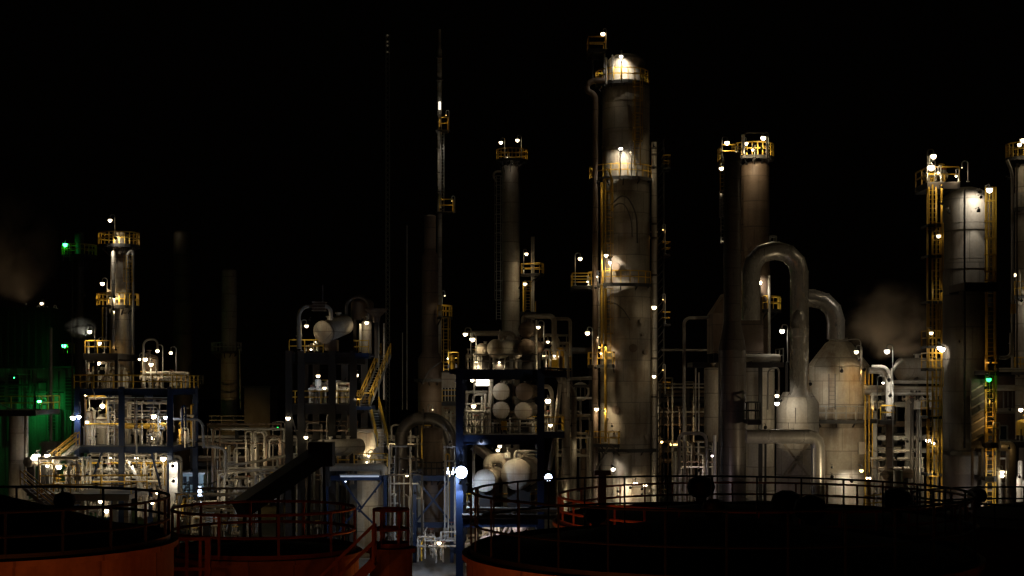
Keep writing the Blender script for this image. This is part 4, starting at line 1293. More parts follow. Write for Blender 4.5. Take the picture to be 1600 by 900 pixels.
# floodlight on the left column, and the smaller one on the right
p = W(720.5, 738, 116.6)
b = MB(); b.lathe(p, [(.47, .0), (.42, .25), (.28, .5), (.12, .7)], 20, axis=(0, 1, 0)); b.tube([p + Vector((0, .6, 0)), p + Vector((0, 1.05, -.2))], .07, 6); o = b.build('floodlight', M['galv'], r, True)
b = MB(); b.lathe(p, [(.1, -.2), (.32, -.1), (.46, 0.0)], 20, axis=(0, 1, 0)); b.build('lens', emit('cool', 14), o, True)
spot(r, 719.5, 756, 116.9, 40, 'cool', .12, (0, .3, -1), 90)  # four cans added to spread the big floodlight's cool light around it
spot(r, 719.5, 722, 116.9, 8, 'cool', .12, (0, .3, 1), 90)
spot(r, 711, 741, 116.2, 95, 'cool', .12, (-.8, 1, -.25), 120)
spot(r, 731, 757, 116.6, 26, 'cool', .12, (.8, 1, -.7), 110)
spot(r, 800, 698, 118.6, 9, 'warm', .12, (.1, 1, -1), 110)
spot(r, 770, 700, 119.6, 5, 'warm', .12, (.1, 1, -1), 110)
spot(r, 752, 690, 117.6, 3, 'white', .12, (.1, 1, -1), 110)
p = W(857, 746, 116.4)
b = MB(); b.lathe(p, [(.28, .0), (.25, .2), (.1, .4)], 16, axis=(0, 1, 0)); b.tube([p + Vector((0, .3, 0)), p + Vector((-.4, 1.3, 0))], .06, 6); o = b.build('floodlight', M['galv'], r, True)
b = MB(); b.lathe(p, [(.08, -.12), (.2, -.08), (.27, 0.0)], 16, axis=(0, 1, 0)); b.build('lens', emit('cool', 12), o, True)
for i in range(2):
    lamp(r, 700 + i * 8, 738 + i, 117, 'cool', 30, back=.5, r=.17, hood=False)

# exchangers in the upper bay
for x, y, lab in ((783, 612, 'upper left of the four round exchanger ends, half in shadow'), (819, 612, 'upper right of the four round exchanger ends, brownest and dimmest'),
                  (783, 641, 'lower left of the four round exchanger ends'), (817.5, 642, 'lower right of the four round exchanger ends, joined by a stub pipe')):
    drum('heat_exchanger', lab, x, y, 12.3, 121, 6.5, 84, 'pale' if (x, y) != (819, 612) else 'brown', flat=True, foot=675 if y > 630 else 630, group=None, cat='heat exchanger')
pipe('stub_pipe', 'short stub pipe joining the two lower exchanger ends', [(795, 644), (806, 644)], 3, 121.6, 'pale')
pipe('bent_pipe', 'pale pipe widening upward left of the exchanger ends', [(764, 678), (764, 640), (767, 622), (767, 590)], 3.6, 121.4, 'pale', fr=.6)
pipe('bent_pipe', 'grey pipe between the upper exchanger ends', [(802, 680), (802, 592)], 2.2, 124, 'pale')
pipe('white_pipe', 'thin white bent pipe beside the fluorescent box lamp', [(741, 625), (741, 597), (760, 597)], 1.2, 119.4, 'white', fr=.2)
r2 = thing('instrument_panel', 'yellow instrument panel below the round exchanger ends', 'panel', W(787, 672, 119.6))
b = MB(); a, c = W(783, 672, 119.5), W(792, 658, 119.5); b.box(a.x, c.x, 119.5, 119.7, a.z, c.z); b.build('panel', M['yellow'], r2)
for x in (784, 791):
    MB().bar(W(x, 678, 119.6), W(x, 672, 119.6), .08).build('leg', M['steel'], r2)
skid('pipe_manifold', 'lit valves and pipes at the left of the exchanger bay', 726, 765, 612, 678, 119.5, 126, 71, 10, 7, 1, ('pipe', 'white', 'cream'), rmax=2.4)
skid('pipe_manifold', 'lit small pipes under the lower exchanger ends', 768, 838, 652, 678, 120, 122.5, 72, 7, 6, 0, ('cream', 'white', 'yellow'), rmax=1.8)

# drums of the lower bay
drum('drum', 'largest cream drum with a domed end in the lower bay', 807, 741, 24.5, 120, 5.5, 80, 'cream', foot=800, cat='drum')
drum('drum', 'flat-ended grey drum beside the largest cream drum', 757, 751, 16, 119, 6, 82, 'pale', foot=800, flat=True)
pipe('s_pipe', 'fat cream pipe bending between the two lower bay drums', [(772, 775, 121.5), (772, 745, 121.5), (762, 735, 121.5), (762, 717, 121.5), (790, 715, 121.5), (792, 735, 121.5)], 7.5, 121.5, 'cream', fr=1.0, n=16)
pipe('diagonal_duct', 'dark slanted duct above the lower bay drums', [(740, 695, 125), (800, 740, 125)], 9, 125, 'dalu', n=16)
pipe('vent_pipe', 'thin pale bent pipe rising from the largest cream drum', [(804, 718), (804, 704), (842, 704)], 1.5, 120.4, 'pale', fr=.3)
pipe('vent_pipe', 'thin pale level pipe behind the largest cream drum', [(808, 710), (842, 710)], 1.0, 121, 'pale')
pipe('vertical_pipe', 'tall white pipe left of the flat-ended grey drum', [(740, 800), (740, 690)], 2.4, 119.4, 'pale')
vessel('valve_pot', 'small bright pot on top of the largest cream drum', 793, 706, 716, 5, 121, 'white')
skid('pipe_manifold', 'pipes under the lower bay drums behind the rails', 726, 842, 762, 806, 120, 126, 73, 10, 6, 0, ('pipe', 'yellow', 'brown'), rmax=1.8)
pipe('header_pipe', 'long lilac-grey horizontal header pipe under the lower bay', [(728, 795), (880, 797)], 3.4, 116.6, 'pale')
pipe('header_pipe', 'long dark horizontal header pipe below the lilac-grey one', [(722, 806), (880, 808)], 4, 116.9, 'dark')
for x, y, lab in ((757, 845, 'small white drum end low beneath the header pipe, leftmost'), (784, 848, 'small white drum end low beneath the header pipe, behind the brace foot'),
                  (808, 826, 'small white drum end stacked above another low in the blue structure'), (808, 849, 'small white drum end below its twin low in the blue structure'), (829, 846, 'small shaded white drum end at the low right of the blue structure')):
    drum('condenser', lab, x, y, 8, 120, 4, 80, 'white', flat=False, foot=878 if y > 840 else 838, cat='condenser', nozz=False)
skid('pipe_manifold', 'white upright pipes low in the blue structure behind tank rails', 726, 842, 812, 885, 122, 127, 74, 16, 6, 0, ('white', 'pale', 'pipe'), rmax=2.4,
     lamps=tuple((x, y, 118.6, dict(L=45, back=.5, r=.15, kind='pink')) for x, y in ((738, 818), (762, 814), (786, 820), (812, 812), (834, 822))))
r2 = thing('pipe_trestle', 'crossed white pipe trestle low in the blue structure', 'trestle', W(779, 850, 121))
for a, c in (((768, 815), (783, 848)), ((794, 815), (779, 848)), ((771, 850), (760, 815)), ((790, 850), (800, 815))):
    MB().bar(W(*a, 121), W(*c, 121), .16).build('strut', M['white'], r2)
for x in (779, 771):
    MB().bar(W(x, 815, 121.2), (W(x, 0, 121.2).x, 121.2, 0), .14).build('leg', M['white'], r2)

# top deck
drum('drum', 'bright small drum end under the left lamps on the blue structure top', 752, 546, 9.5, 120.5, 4, 72, 'pale', foot=577)
drum('drum', 'large dim tapered drum on the blue structure top deck', 774, 545, 15, 119.6, 5, 58, 'cream', foot=577)
drum('drum', 'upper of the two brown drums stacked at the right of the top deck', 822, 515, 12.5, 120, 4, 76, 'brown', foot=535)
drum('drum', 'lower of the two brown drums stacked at the right of the top deck', 821, 542, 12.5, 120, 4, 76, 'brown', foot=577)
pipe('top_header', 'long horizontal pipe across the top deck dropping at its right end', [(730, 521), (800, 521), (806, 530), (806, 576)], 4.2, 123, 'pipe', fr=.9, n=14)
pipe('hoop_pipe', 'hooped pipe rising from the upper brown drum', [(818, 506), (818, 494), (862, 494), (866, 500), (866, 578)], 4, 121.5, 'pipe', fr=.7, n=14)
pipe('hoop_pipe', 'square hooped pipe at the right end of the top deck', [(868, 498), (891, 498), (891, 578)], 2.6, 122, 'pipe', fr=.3)
pipe('hoop_pipe', 'small hooped pipe beside the two brown drums', [(838, 577), (838, 500)], 1.6, 120.5, 'pale')
pipe('bent_pipe', 'small bent pipe in the middle of the right top deck', [(848, 525), (858, 523), (872, 527), (872, 577)], 2.6, 123, 'pipe', fr=.5)
vessel('top_nozzle', 'small vent pot above the large tapered drum', 781, 522, 530, 3, 120.2, 'white')
r2 = thing('barrier', 'amber barrier panel at the right end of the top deck', 'barrier', W(873, 578, 120))
b = MB(); a, c = W(862, 574, 120), W(882, 562, 120); b.box(a.x, c.x, 119.9, 120, a.z, c.z); b.build('panel', M['yellow'], r2)
for x in (863, 881):
    MB().bar(W(x, 578, 120.1), W(x, 560, 120.1), .1).build('post', M['yellow'], r2)
skid('pipe_manifold', 'valves and small pipes on the top deck left end', 728, 772, 540, 577, 121, 127, 75, 8, 5, 1, ('white', 'pipe', 'cream'), rmax=1.8)
skid('pipe_manifold', 'upright pipes on the top deck right end', 836, 890, 520, 577, 121, 126, 76, 10, 6, 1, ('pipe', 'cream', 'yellow'), rmax=1.8)

# right flank
pipe('slanted_pipe', 'long cream pipe leaning down the right side of the blue structure', [(876, 556, 119), (876, 590, 119), (866, 690, 119), (858, 735, 119)], 3.2, 119, 'cream', fr=3, n=12)
pipe('thick_riser', 'thick tan vertical pipe right of the leaning pipe', [(884, 870), (884, 600), (874, 590), (874, 580)], 6.5, 124, 'cream', fr=1.2, n=18)
pipe('thick_riser', 'second tan vertical pipe bending over beside the thick one', [(897, 870), (897, 612), (886, 602), (880, 602)], 4.2, 127, 'cream', fr=1, n=14)
pipe('bent_pipe', 'pale pipe elbow under the right side platform', [(850, 604), (858, 604), (862, 612), (862, 672)], 3.2, 121, 'cream', fr=.8)
pipe('vertical_pipe', 'straight pale pipe right of the top deck ending in a level pipe', [(888, 556), (888, 620)], 2, 118, 'pale')
pipe('level_pipe', 'level white pipe running to the central column', [(886, 592), (925, 591)], 2.4, 130, 'white')
pipe('level_pipe', 'level white pipe below the round window frame', [(898, 622), (925, 622)], 1.8, 133, 'white')
skid('valve_station', 'very bright pipes on the small platform right of the blue structure', 852, 868, 622, 674, 119.6, 122.5, 81, 6, 3, 0, ('white', 'cream'), rmax=2)
skid('pipe_manifold', 'tan pipes between the blue structure and central column', 870, 925, 640, 860, 128, 136, 82, 16, 7, 2, ('cream', 'pipe', 'brown'), rmax=2.6,
     lamps=((904, 700, 126, dict(L=22, back=.6, r=.1)), (893, 665, 127, dict(L=50, back=.6, r=.12, kind='sodium')), (907, 595, 131, dict(L=22, back=.6, r=.1)), (880, 780, 122, dict(L=60, back=.6, r=.16)), (900, 810, 122, dict(L=50, back=.6, r=.12))))
r2 = thing('far_window_frame', 'dark round-cornered window frame behind the tan pipes', 'window', W(907, 610, 150))
b = MB(); b.tube([W(907 + 13 * cos(t), 612 - 13 * sin(t), 148) for t in [radians(a) for a in range(0, 361, 20)]], .12, 6, cap=False); b.build('ring', M['pale'], r2, True)
for x in (900, 907, 914):
    MB().bar(W(x, 601, 148), W(x, 623, 148), .1).build('mullion', M['dark'], r2)
MB().bar((W(907, 0, 148).x, 148, 0), W(907, 625, 148), .25).build('post', M['dark'], r2)
pipe('header_pipe', 'dark level header pipe behind the central column left side', [(880, 548, 146), (925, 548, 146)], 5, 146, 'dark')
r2 = frame('pipe_bridge', 'dim pipe bridge between the blue structure and central column', [892, 926], 146, 150, 540, [545, 600, 650], 'steel', beam=.3, w=.3, deck=False, rail=None)

# ================================================================== SLIM COLUMN LEFT OF CENTRE
r = tower('column', 'plain slim column with a yellow crown platform and two lamps', 'column', 798, 172, [(14, 262)], M['cream'], head=.35, nozzles=2, seed=8)
ring_platform(r, 800, 172, 250, 6, 25, 0, 360)
k = MB(); p = W(798, 262, 172)
for i in range(8):
    g = 2 * pi * i / 8
    k.bar((p.x + .95 * cos(g), 172 + .95 * sin(g), p.z - .6), (p.x + 1.5 * cos(g), 172 + 1.5 * sin(g), W(0, 251, 172).z), .1)
k.build('bracket', M['steel'], r)
lamp(r, 782.5, 222.5, 170.8, 'warm', 24, base=250, side=1, r=.28)
lamp(r, 808.5, 219, 170.8, 'warm', 24, base=250, side=1, r=.28)
lamp(r, 793, 246, 170.6, 'warm', 14, base=250, side=1, r=.1, off=.2)
lamp(r, 800, 257, 169.6, 'white', 22, back=1, r=.1)
riser(r, [(783, 268, 170), (773, 268, 170), (770, 276, 170), (776, 284, 170)], 1.6, 170, 'pipe', 'vent_loop', fr=1)
ladder(r, 779, 276, 500, 170.4, mt='galv')
lamp(r, 764, 560, 160, 'warm', 60, base=640, side=1, r=.14)
ring_platform(r, 800, 172, 428, 16, 50, 330, 372)
lamp(r, 822.5, 396.5, 170, 'warm', 26, base=428, side=-1, r=.26, off=.3)
lamp(r, 820.5, 443.5, 170, 'warm', 60, back=1.2, r=.26)
lamp(r, 818.5, 420, 169.6, 'warm', 30, back=1, r=.1)
box_platform(r, 812, 838, 487, 167, 171, 'yellow', 'r')
ladder(r, 825, 440, 486, 169, mt='yellow')
for x, mt_ in ((818, 'yellow'), (831, 'pipe'), (834, 'pipe')):
    riser(r, [(x, 370 if x > 818 else 440, 171), (x, 520, 171)], 1.4, 171, mt_, 'riser_pipe')
for y in (448, 464):
    lamp(r, 811.5, y + 2, 169, 'warm', 14, back=.6, r=.1)

# ================================================================== CENTRAL TALL COLUMN
Yt = 140
r = tower('column', 'tallest main column in the centre with lamp-lit patches', 'column', 978, Yt, [(29, 98), (37, 138), (40, 450)], M['weathered'], head=.45, n=48, nozzles=12, seed=9)
ring_platform(r, 972, Yt, 132, 30, 42, 170, 372)
ring_platform(r, 970, Yt, 281, 38, 50, 170, 372)
ring_platform(r, 970, Yt, 445, 42, 52, 170, 330)
box_platform(r, 894, 925, 446, 137.5, 141.5, 'yellow', 'flb')
box_platform(r, 919, 947, 76, 138.4, 141.5, 'yellow', 'flb')
ring_platform(r, 972, Yt, 570, 42, 54, 175, 250)
ring_platform(r, 972, Yt, 692, 42, 58, 170, 260)
ring_platform(r, 978, Yt, 700, 42, 50, 180, 360, rail=False)
k = W(978, 600, Yt)
for l in ((942, 53, 138.6, dict(base=76, L=26, r=.28, off=.3)), (970.5, 88, 136.9, dict(base=132, L=72, r=.2, side=1, off=.06, kind='white')), (970, 232.5, 136.55, dict(base=281, L=72, r=.22, side=-1, off=.06, kind='white')),
          (906.5, 404, 138.5, dict(base=446, L=22, r=.26, side=-1)), (947, 399, 137.0, dict(base=445, L=60, r=.24, side=-1)), (953, 410, 136.7, dict(base=445, L=55, r=.18, kind='white', off=.1)), (918, 520, 138, dict(base=570, L=30, r=.28, side=1)),
          (935.5, 527, 138, dict(base=570, L=20, r=.12)), (939, 552, 136.6, dict(base=570, L=26, r=.12, off=.2)), (932, 639, 136.8, dict(back=1.2, L=60, r=.24)), (944, 642, 136.6, dict(back=.8, L=50, r=.16)),
          (993, 755, 136.2, dict(back=.8, L=80, r=.26)), (1008, 757, 136.4, dict(back=.8, L=80, r=.26)), (958, 733, 136, dict(back=.8, L=60, r=.24, kind='white')), (948, 760, 136, dict(back=.8, L=40, r=.1)), (956, 666, 136.9, dict(back=.8, L=14, r=.1)),
          (985, 238, 136.2, dict(base=281, L=14, r=.1, off=.1)), (933, 432, 137, dict(base=446, L=30, r=.1, off=.1)), (918, 440, 138, dict(base=446, L=30, r=.1, off=.1)),
          (965, 775, 135.6, dict(back=.6, L=60, r=.12)), (1003, 772, 135.6, dict(back=.6, L=60, r=.12))):
    lamp(r, *l[:3], **l[3])
for x, y, Y_, I, kd, aim, cn in ((970.5, 90, 137.3, 42, 'white', (0, 1, -.75), 105), (970, 235, 136.6, 34, 'white', (0, 1, -.75), 105), (951, 402, 136.9, 24, 'white', (.15, 1, -.7), 105), (938, 540, 137.0, 4, 'sodium', (.2, 1, -.6), 110),
                              (946, 540, 136.6, 9, 'white', (.2, 1, -.8), 80), (938, 640, 137.0, 14, 'warm', (.25, 1, -.6), 100), (956, 728, 135.2, 6, 'white', (.1, 1, -.5), 100), (985, 762, 135.4, 8, 'white', (0, 1, -.3), 110), (1003, 764, 135.4, 7, 'warm', (0, 1, -.3), 110),
                              (965, 768, 135.2, 5, 'warm', (0, 1, -.2), 110), (930, 790, 134.0, 5, 'white', (0, 1, .2), 110), (931, 450, 136.6, 3, 'warm', (.5, .7, -1), 70), (934, 286, 136.6, 1.6, 'warm', (.5, .7, -1), 70), (944, 136, 136.6, .8, 'warm', (.3, .7, -1), 70), (931, 575, 136.4, 4, 'warm', (.5, .7, -1), 70)):  # last warm cans are fill, added to brighten the shell's left side
    spot(r, x, y, Y_, I, kd, .12, aim, cn)
riser(r, [(944, 77, 139.4), (944, 140, 139.4)], 2.0, 139.4, 'steel', 'riser_pipe')
riser(r, [(926, 77, 139.4), (926, 126, 139.4), (936, 132, 139.4)], 1.4, 139.4, 'steel', 'riser_pipe')
# downcomer, risers
riser(r, [(945, 126, 138.2), (926, 126, 138.2), (917, 132, 138.2), (917, 142, 138.2), (930, 148, 138.2), (930, 860, 138.2)], 4.6, 138.2, 'brown', 'downcomer', fr=.7, n=14)
riser(r, [(940, 285, 137.6), (940, 560, 137.6)], 1.8, 137.6, 'yellow', 'riser_pipe')
riser(r, [(948, 262, 136.9), (952, 268, 136.9), (957, 285, 136.9), (957, 330, 136.9)], 1.6, 136.9, 'yellow', 'riser_pipe', fr=.6)
riser(r, [(946, 450, 137), (946, 690, 137)], 2.0, 137, 'yellow', 'riser_pipe')
riser(r, [(936, 450, 137.4), (936, 545, 137.4)], 1.2, 137.4, 'pale', 'riser_pipe')
riser(r, [(947, 90, 138), (947, 130, 138)], 1.6, 138, 'white', 'riser_pipe')
riser(r, [(957, 86, 137.6), (957, 126, 137.6)], 1.4, 137.6, 'white', 'riser_pipe')
riser(r, [(921, 700, 136.8), (921, 860, 136.8)], 2.2, 136.8, 'pipe', 'riser_pipe')
# curved pipes crossing the shell
riser(r, [(955, 320, 136.9), (975, 300, 136.6), (995, 330, 136.9), (996, 380, 137)], 1.2, 136.9, 'dark', 'curved_pipe', fr=2)
riser(r, [(952, 330, 137), (972, 312, 136.7), (987, 340, 136.9), (988, 370, 137)], 1.0, 137, 'dark', 'curved_pipe', fr=2)
riser(r, [(950, 470, 136.9), (970, 478, 136.5), (985, 500, 136.5)], 1.0, 136.9, 'dark', 'curved_pipe', fr=2)
ladder(r, 991, 236, 281, 136.4, mt='galv', cage=False)
ladder(r, 996, 116, 260, 136.6, mt='yellow')
ladder(r, 950, 281, 440, 136.9, mt='yellow')
ladder(r, 950, 452, 560, 136.5, mt='yellow')
for y in (160, 230, 340, 372, 500, 520, 610, 650):
    b = MB(); z = W(0, y, Yt).z; R = m(37 if y < 445 else 40, Yt); b.sector(k.x, Yt, z - .1, z + .1, R + .003, R + .05, 0, 360, 48); b.build('stiffener_ring', M['weathered'], r)
# manholes
for x, y in ((962, 640), (985, 545), (962, 420)):
    b = MB(); R = m(40, Yt); dx = m(x - 978, Yt); e = Vector((dx, -math.sqrt(max(.1, R * R - dx * dx)), 0)).normalized()
    b.lathe(Vector((k.x, Yt, W(0, y, Yt).z)) + e * (R - .05), [(.28, 0), (.28, .3), (.38, .305), (.38, .4)], 16, axis=e); b.build('manhole', M['brown'], r, True)
# skirt extension
b = MB(); p = W(973, 860, 137); b.lathe((p.x, 137.4, 0), [(m(15, 137), 0), (m(15, 137), W(0, 712, 137).z)] + dome(m(15, 137), W(0, 712, 137).z, .4), 24); b.build('side_pot', M['cream'], r, True)
riser(r, [(968, 712, 135.6), (952, 692, 135.6), (935, 728, 135.6), (918, 760, 135.6)], 1.4, 135.6, 'dark', 'slanted_pipe', fr=.4)

# pale riser and bracket platforms on its right
r = thing('overhead_riser', 'pale tall riser pipe close to the right of the main column', 'pipe', (W(1023, 0, 139).x, 139, 0))
riser(r, [(1022, 222, 139), (1022, 690, 139), (1022, 860, 139)], 4.0, 139, 'pale', 'pipe_run', n=14, flanges=1)
for i, y in enumerate((232, 242, 262, 350, 372, 430, 560, 620)):
    b = MB(); p = W(1022, y, 139); b.tube([(p.x, 139, p.z - .1), (p.x, 139, p.z + .1)], m(4.8, 139), 14); b.build('flange', M['dark'], r, True)
lamp(r, 1022, 480, 136.9, 'warm', 40, back=1, r=.28)
lamp(r, 1022, 588, 136.9, 'warm', 45, back=1, r=.22)
lamp(r, 1022, 228, 137, 'warm', 22, back=1, r=.1)
lamp(r, 1022, 262, 137, 'warm', 22, back=1, r=.1)
lamp(r, 1028, 560, 137, 'warm', 20, back=1, r=.16)
r = thing('ladder_mast', 'dark lattice ladder mast with four small yellow platforms', 'mast', (W(1032, 0, 141).x, 141, 0))
p = W(1032, 218, 141)
b = MB()
for sx in (-.3, .3):
    for sy in (-.3, .3):
        b.bar((p.x + sx, 141 + sy, 0), (p.x + sx, 141 + sy, p.z), .09)
z = .3
while z < p.z - .7:
    b.bar((p.x - .3, 140.7, z), (p.x + .3, 140.7, z + .7), .05)
    b.bar((p.x - .3, 141.3, z), (p.x + .3, 141.3, z + .7), .05)
    b.bar((p.x + .3, 140.7, z), (p.x + .3, 141.3, z + .7), .05)
    z += .7
b.build('lattice', M['steel'], r)
for y in (261, 397, 506, 616):
    box_platform(r, 1036.5, 1048, y, 139.9, 141.6, 'yellow', 'fblr', depth=.12, h=1.1)
    if y > 300:
        lamp(r, 1036, y - 38, 139.6, 'sodium', 9, base=y, side=1, r=.09, off=.2)

# ================================================================== BACKGROUND PIPE RACK (between centre and right)
r = frame('pipe_rack', 'dim background pipe rack between the main column and the dark stack', [1030, 1075, 1118], 160, 166, 600, [622, 655, 700], 'steel', beam=.4, w=.35, deck=False)
for y, rr in ((612, 3), (618, 2), (640, 4), (648, 3), (690, 2.5), (720, 4)):
    riser(r, [(1026, y, 161), (1122, y, 161)], rr, 161, 'brown', 'rack_pipe', n=10)
lamp(r, 1034, 690, 156, 'sodium', 50, back=1, r=.2)
lamp(r, 1050, 692, 158, 'sodium', 40, back=1, r=.1)
lamp(r, 1060, 692, 158, 'sodium', 40, back=1, r=.1)
lamp(r, 1094, 694, 156, 'warm', 20, back=1, r=.1)
lamp(r, 1098, 735, 130, 'pink', 26, back=1, r=.14)
glow_box(r, 1047, 1062, 695, 158.5, 'sodium', 3, .15)
pipe('u_pipe', 'tall thin square-cornered pipe left of the dark stack', [(1069, 800), (1069, 497), (1118, 496)], 2.6, 128, 'pipe', fr=.5)
pipe('level_pipe', 'thin level pipe joining the main column to the dark stack', [(1034, 547), (1150, 547)], 1.6, 132, 'pipe')
pipe('u_pipe', 'lilac-grey hooped pipe at the foot of the dark stack, outer of two', [(1061, 860), (1061, 677), (1100, 677), (1104, 690), (1104, 860)], 2.8, 120, 'pale', fr=.5)
pipe('u_pipe', 'lilac-grey upright pipe inside the outer hooped pipe', [(1070, 860), (1070, 690)], 2, 121, 'pale')
pipe('standpipe', 'thin dim standpipe left of the dark hopper vessel', [(1087, 680), (1087, 575)], 1.2, 127, 'pipe')
pipe('standpipe', 'second thin dim standpipe left of the dark hopper vessel', [(1092, 680), (1092, 582)], 1.2, 127, 'pipe')
skid('pipe_manifold', 'dim pipes at the foot of the background rack', 1062, 1125, 690, 790, 124, 130, 91, 16, 6, 1, ('pipe', 'brown', 'pale'), rmax=1.8,
     lamps=tuple((x, y, 123.2, dict(L=40, back=.5, r=.14, kind=k)) for x, y, k in ((1070, 720, 'warm'), (1092, 735, 'pink'), (1110, 705, 'warm'))))
skid('pipe_manifold', 'thin risers in the gap right of the pale tall riser', 1028, 1120, 590, 790, 150, 158, 92, 16, 6, 1, ('pipe', 'brown', 'pale'), rmax=1.6,
     lamps=tuple((x, y, 149, dict(L=60, back=.5, r=.14, kind=k)) for x, y, k in ((1040, 640, 'warm'), (1062, 670, 'sodium'), (1085, 650, 'warm'), (1110, 690, 'warm'))))
lampthing = thing('yard_lamp', 'pinkish yard lamp at the foot of the dark stack', 'lamp', (W(1113, 0, 117).x, 117, 0))
lamp(lampthing, 1113, 712, 117, 'pink', 60, base=890, side=-1, r=.12)

# ================================================================== RIGHT: DARK STACK
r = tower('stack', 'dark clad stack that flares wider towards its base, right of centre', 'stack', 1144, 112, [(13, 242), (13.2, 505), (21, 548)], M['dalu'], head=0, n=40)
# the flare is long: rebuild the shell with its cone
for o in list(r.children):
    bpy.data.objects.remove(o, do_unlink=True)
p = W(1144, 600, 112)
zz = lambda y: W(0, y, 112).z
b = MB(); R0, R1 = m(21.5, 112), m(13.2, 112)
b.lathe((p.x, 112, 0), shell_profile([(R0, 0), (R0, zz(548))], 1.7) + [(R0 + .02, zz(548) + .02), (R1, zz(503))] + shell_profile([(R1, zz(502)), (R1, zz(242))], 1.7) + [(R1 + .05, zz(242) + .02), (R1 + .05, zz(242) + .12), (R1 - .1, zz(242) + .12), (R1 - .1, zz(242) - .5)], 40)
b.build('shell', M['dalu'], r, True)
r2 = thing('guard_cage', 'black railed balcony on the right side of the dark flared stack', 'balcony', W(1179, 656, 111))
box_platform(r2, 1168, 1190, 656, 110, 112.5, 'black', 'fblr', h=1.25, post=.7)

# column behind it with the bright crown
r = tower('column', 'thick column behind the dark stack with a bright yellow crown', 'column', 1180, 134, [(22, 262), (23, 420), (24, 560)], M['brown'], head=.45, n=36, nozzles=5, seed=12)
ring_platform(r, 1176, 134, 246, 20, 33, 140, 395)
box_platform(r, 1128, 1150, 246, 131.5, 134.5, 'yellow', 'fl')
for l in ((1136, 223, 131.2, dict(base=246, L=40, r=.28, side=-1)), (1192.5, 215.5, 131.6, dict(base=246, L=55, r=.28, side=1)), (1166, 224, 131.6, dict(base=246, L=75, r=.2, side=-1, off=.2)), (1176, 234, 131.2, dict(base=246, L=60, r=.14, off=.2)),
          (1150, 238, 131.2, dict(base=246, L=40, r=.12, off=.2)), (1180, 250, 130.9, dict(back=.8, L=60, r=.14)), (1127, 263, 131.2, dict(back=1, L=40, r=.24)), (1186.5, 441, 131, dict(back=.8, L=120, r=.28)), (1184, 452, 131, dict(back=.8, L=60, r=.2)),
          (1127, 300, 131, dict(back=1, L=12, r=.08)), (1131, 375, 131, dict(back=1, L=10, r=.08))):
    lamp(r, *l[:3], **l[3])
riser(r, [(1163, 246, 131.5), (1163, 207, 131.5), (1198, 207, 131.5), (1198, 246, 131.5)], 1.5, 131.5, 'dark', 'lifting_davit', fr=.3)
riser(r, [(1161, 240, 131.3), (1161, 210, 131.3)], 2.2, 131.3, 'white', 'vent_pipe')
ladder(r, 1130, 250, 300, 131, mt='yellow', w=.5, cage=False)
ladder(r, 1131, 300, 380, 131.2, mt='galv', w=.5)
ring_platform(r, 1180, 134, 484, 24, 40, 290, 372)
ring_platform(r, 1182, 134, 390, 23, 32, 320, 372, mat_r='galv')
riser(r, [(1202, 430, 132), (1202, 560, 132)], 2.2, 132, 'white', 'riser_pipe')
riser(r, [(1160, 280, 131.6), (1160, 460, 131.6)], 1.6, 131.6, 'brown', 'riser_pipe')
b = MB(); p = W(1186, 452, 131.2); b.box(p.x - .2, p.x + .2, 131.3, 131.7, p.z - .6, p.z + .4); b.build('junction_box', M['black'], r)

for a_ in ((1187, 440, 131.2, 34, 'white', .22, (0, 1, -.5), 105), (1178, 250, 131.4, 1.4, 'white', .2, (0, 1, -.2), 75), (1166, 236, 131, 4, 'warm', .2, (.2, 1, -.2)), (1190, 232, 131, 4, 'warm', .2, (.2, 1, -.2))):
    spot(r, *a_)
r = thing('hopper_house', 'dark hooded hopper house behind the dark stack', 'hopper', (W(1150, 0, 126).x, 126, 0))
z = lambda y, Y: W(0, y, Y).z
X = lambda x, Y: W(x, 0, Y).x
b = MB()
x0, x1, x2, x3 = X(1112, 126), X(1132, 126), X(1168, 126), X(1190, 126)
zb, zm, zt = z(552, 126), z(490, 126), z(458, 126)
b.box(x0, x3, 125.2, 129, zb, zm)
b.add([(x0, 125.2, zm), (x3, 125.2, zm), (x3, 129, zm), (x0, 129, zm), (x1, 126, zt), (x2, 126, zt), (x2, 128.4, zt), (x1, 128.4, zt)],
      [(0, 1, 5, 4), (1, 2, 6, 5), (2, 3, 7, 6), (3, 0, 4, 7), (4, 5, 6, 7)])
b.build('hood', M['brown'], r)
for xx in (x0 + .2, x3 - .2):
    for yy in (125.4, 128.8):
        MB().box(xx - .15, xx + .15, yy - .15, yy + .15, 0, zb).build('leg', M['steel'], r)
box_platform(r, 1082, 1225, 566, 123.4, 127, 'galv', 'r', depth=.35)
vessel('shadowed_vessel', 'shadowed pale upright vessel left of the flared stack foot', 1114, 574, 690, 14, 122, 'rusty', head=.15, foot=800)
tower('column', 'pale fluted vessel right behind the flared stack', 'vessel', 1187, 129.5, [(23, 566)], M['pale'], head=.1, nozzles=3, seed=14)
t = thing('fill_flood', 'added fill flood lighting the pale fluted vessel behind the stack', 'lamp', (W(1200, 0, 121).x, 121, 0))  # unseen flood added for light on the fluted vessel
spot(t, 1196, 668, 121, 16, 'warm', .3, (-.05, 1, .25), 55)
MB().bar((W(1196, 0, 121).x, 121, 0), W(1196, 682, 121), .15).build('post', M['steel'], t)
drum('small_drum', 'short pale drum lying on the deck right of the flared stack', 1160, 560, 7, 123.6, 3, 8, 'pale', foot=566, nozz=False)
pipe('small_pipe', 'small hooped pipe on the right end of the deck by the stack', [(1200, 640), (1200, 580), (1207, 575), (1215, 575), (1217, 580), (1217, 640)], 1.6, 123, 'pipe', fr=.4)
lt = thing('lamp_post', 'white lamp on a curved post above the deck by the ducts', 'lamp', W(1229, 566, 124))
lamp(lt, 1222, 517, 124, 'white', 30, base=566, side=1, r=.28)
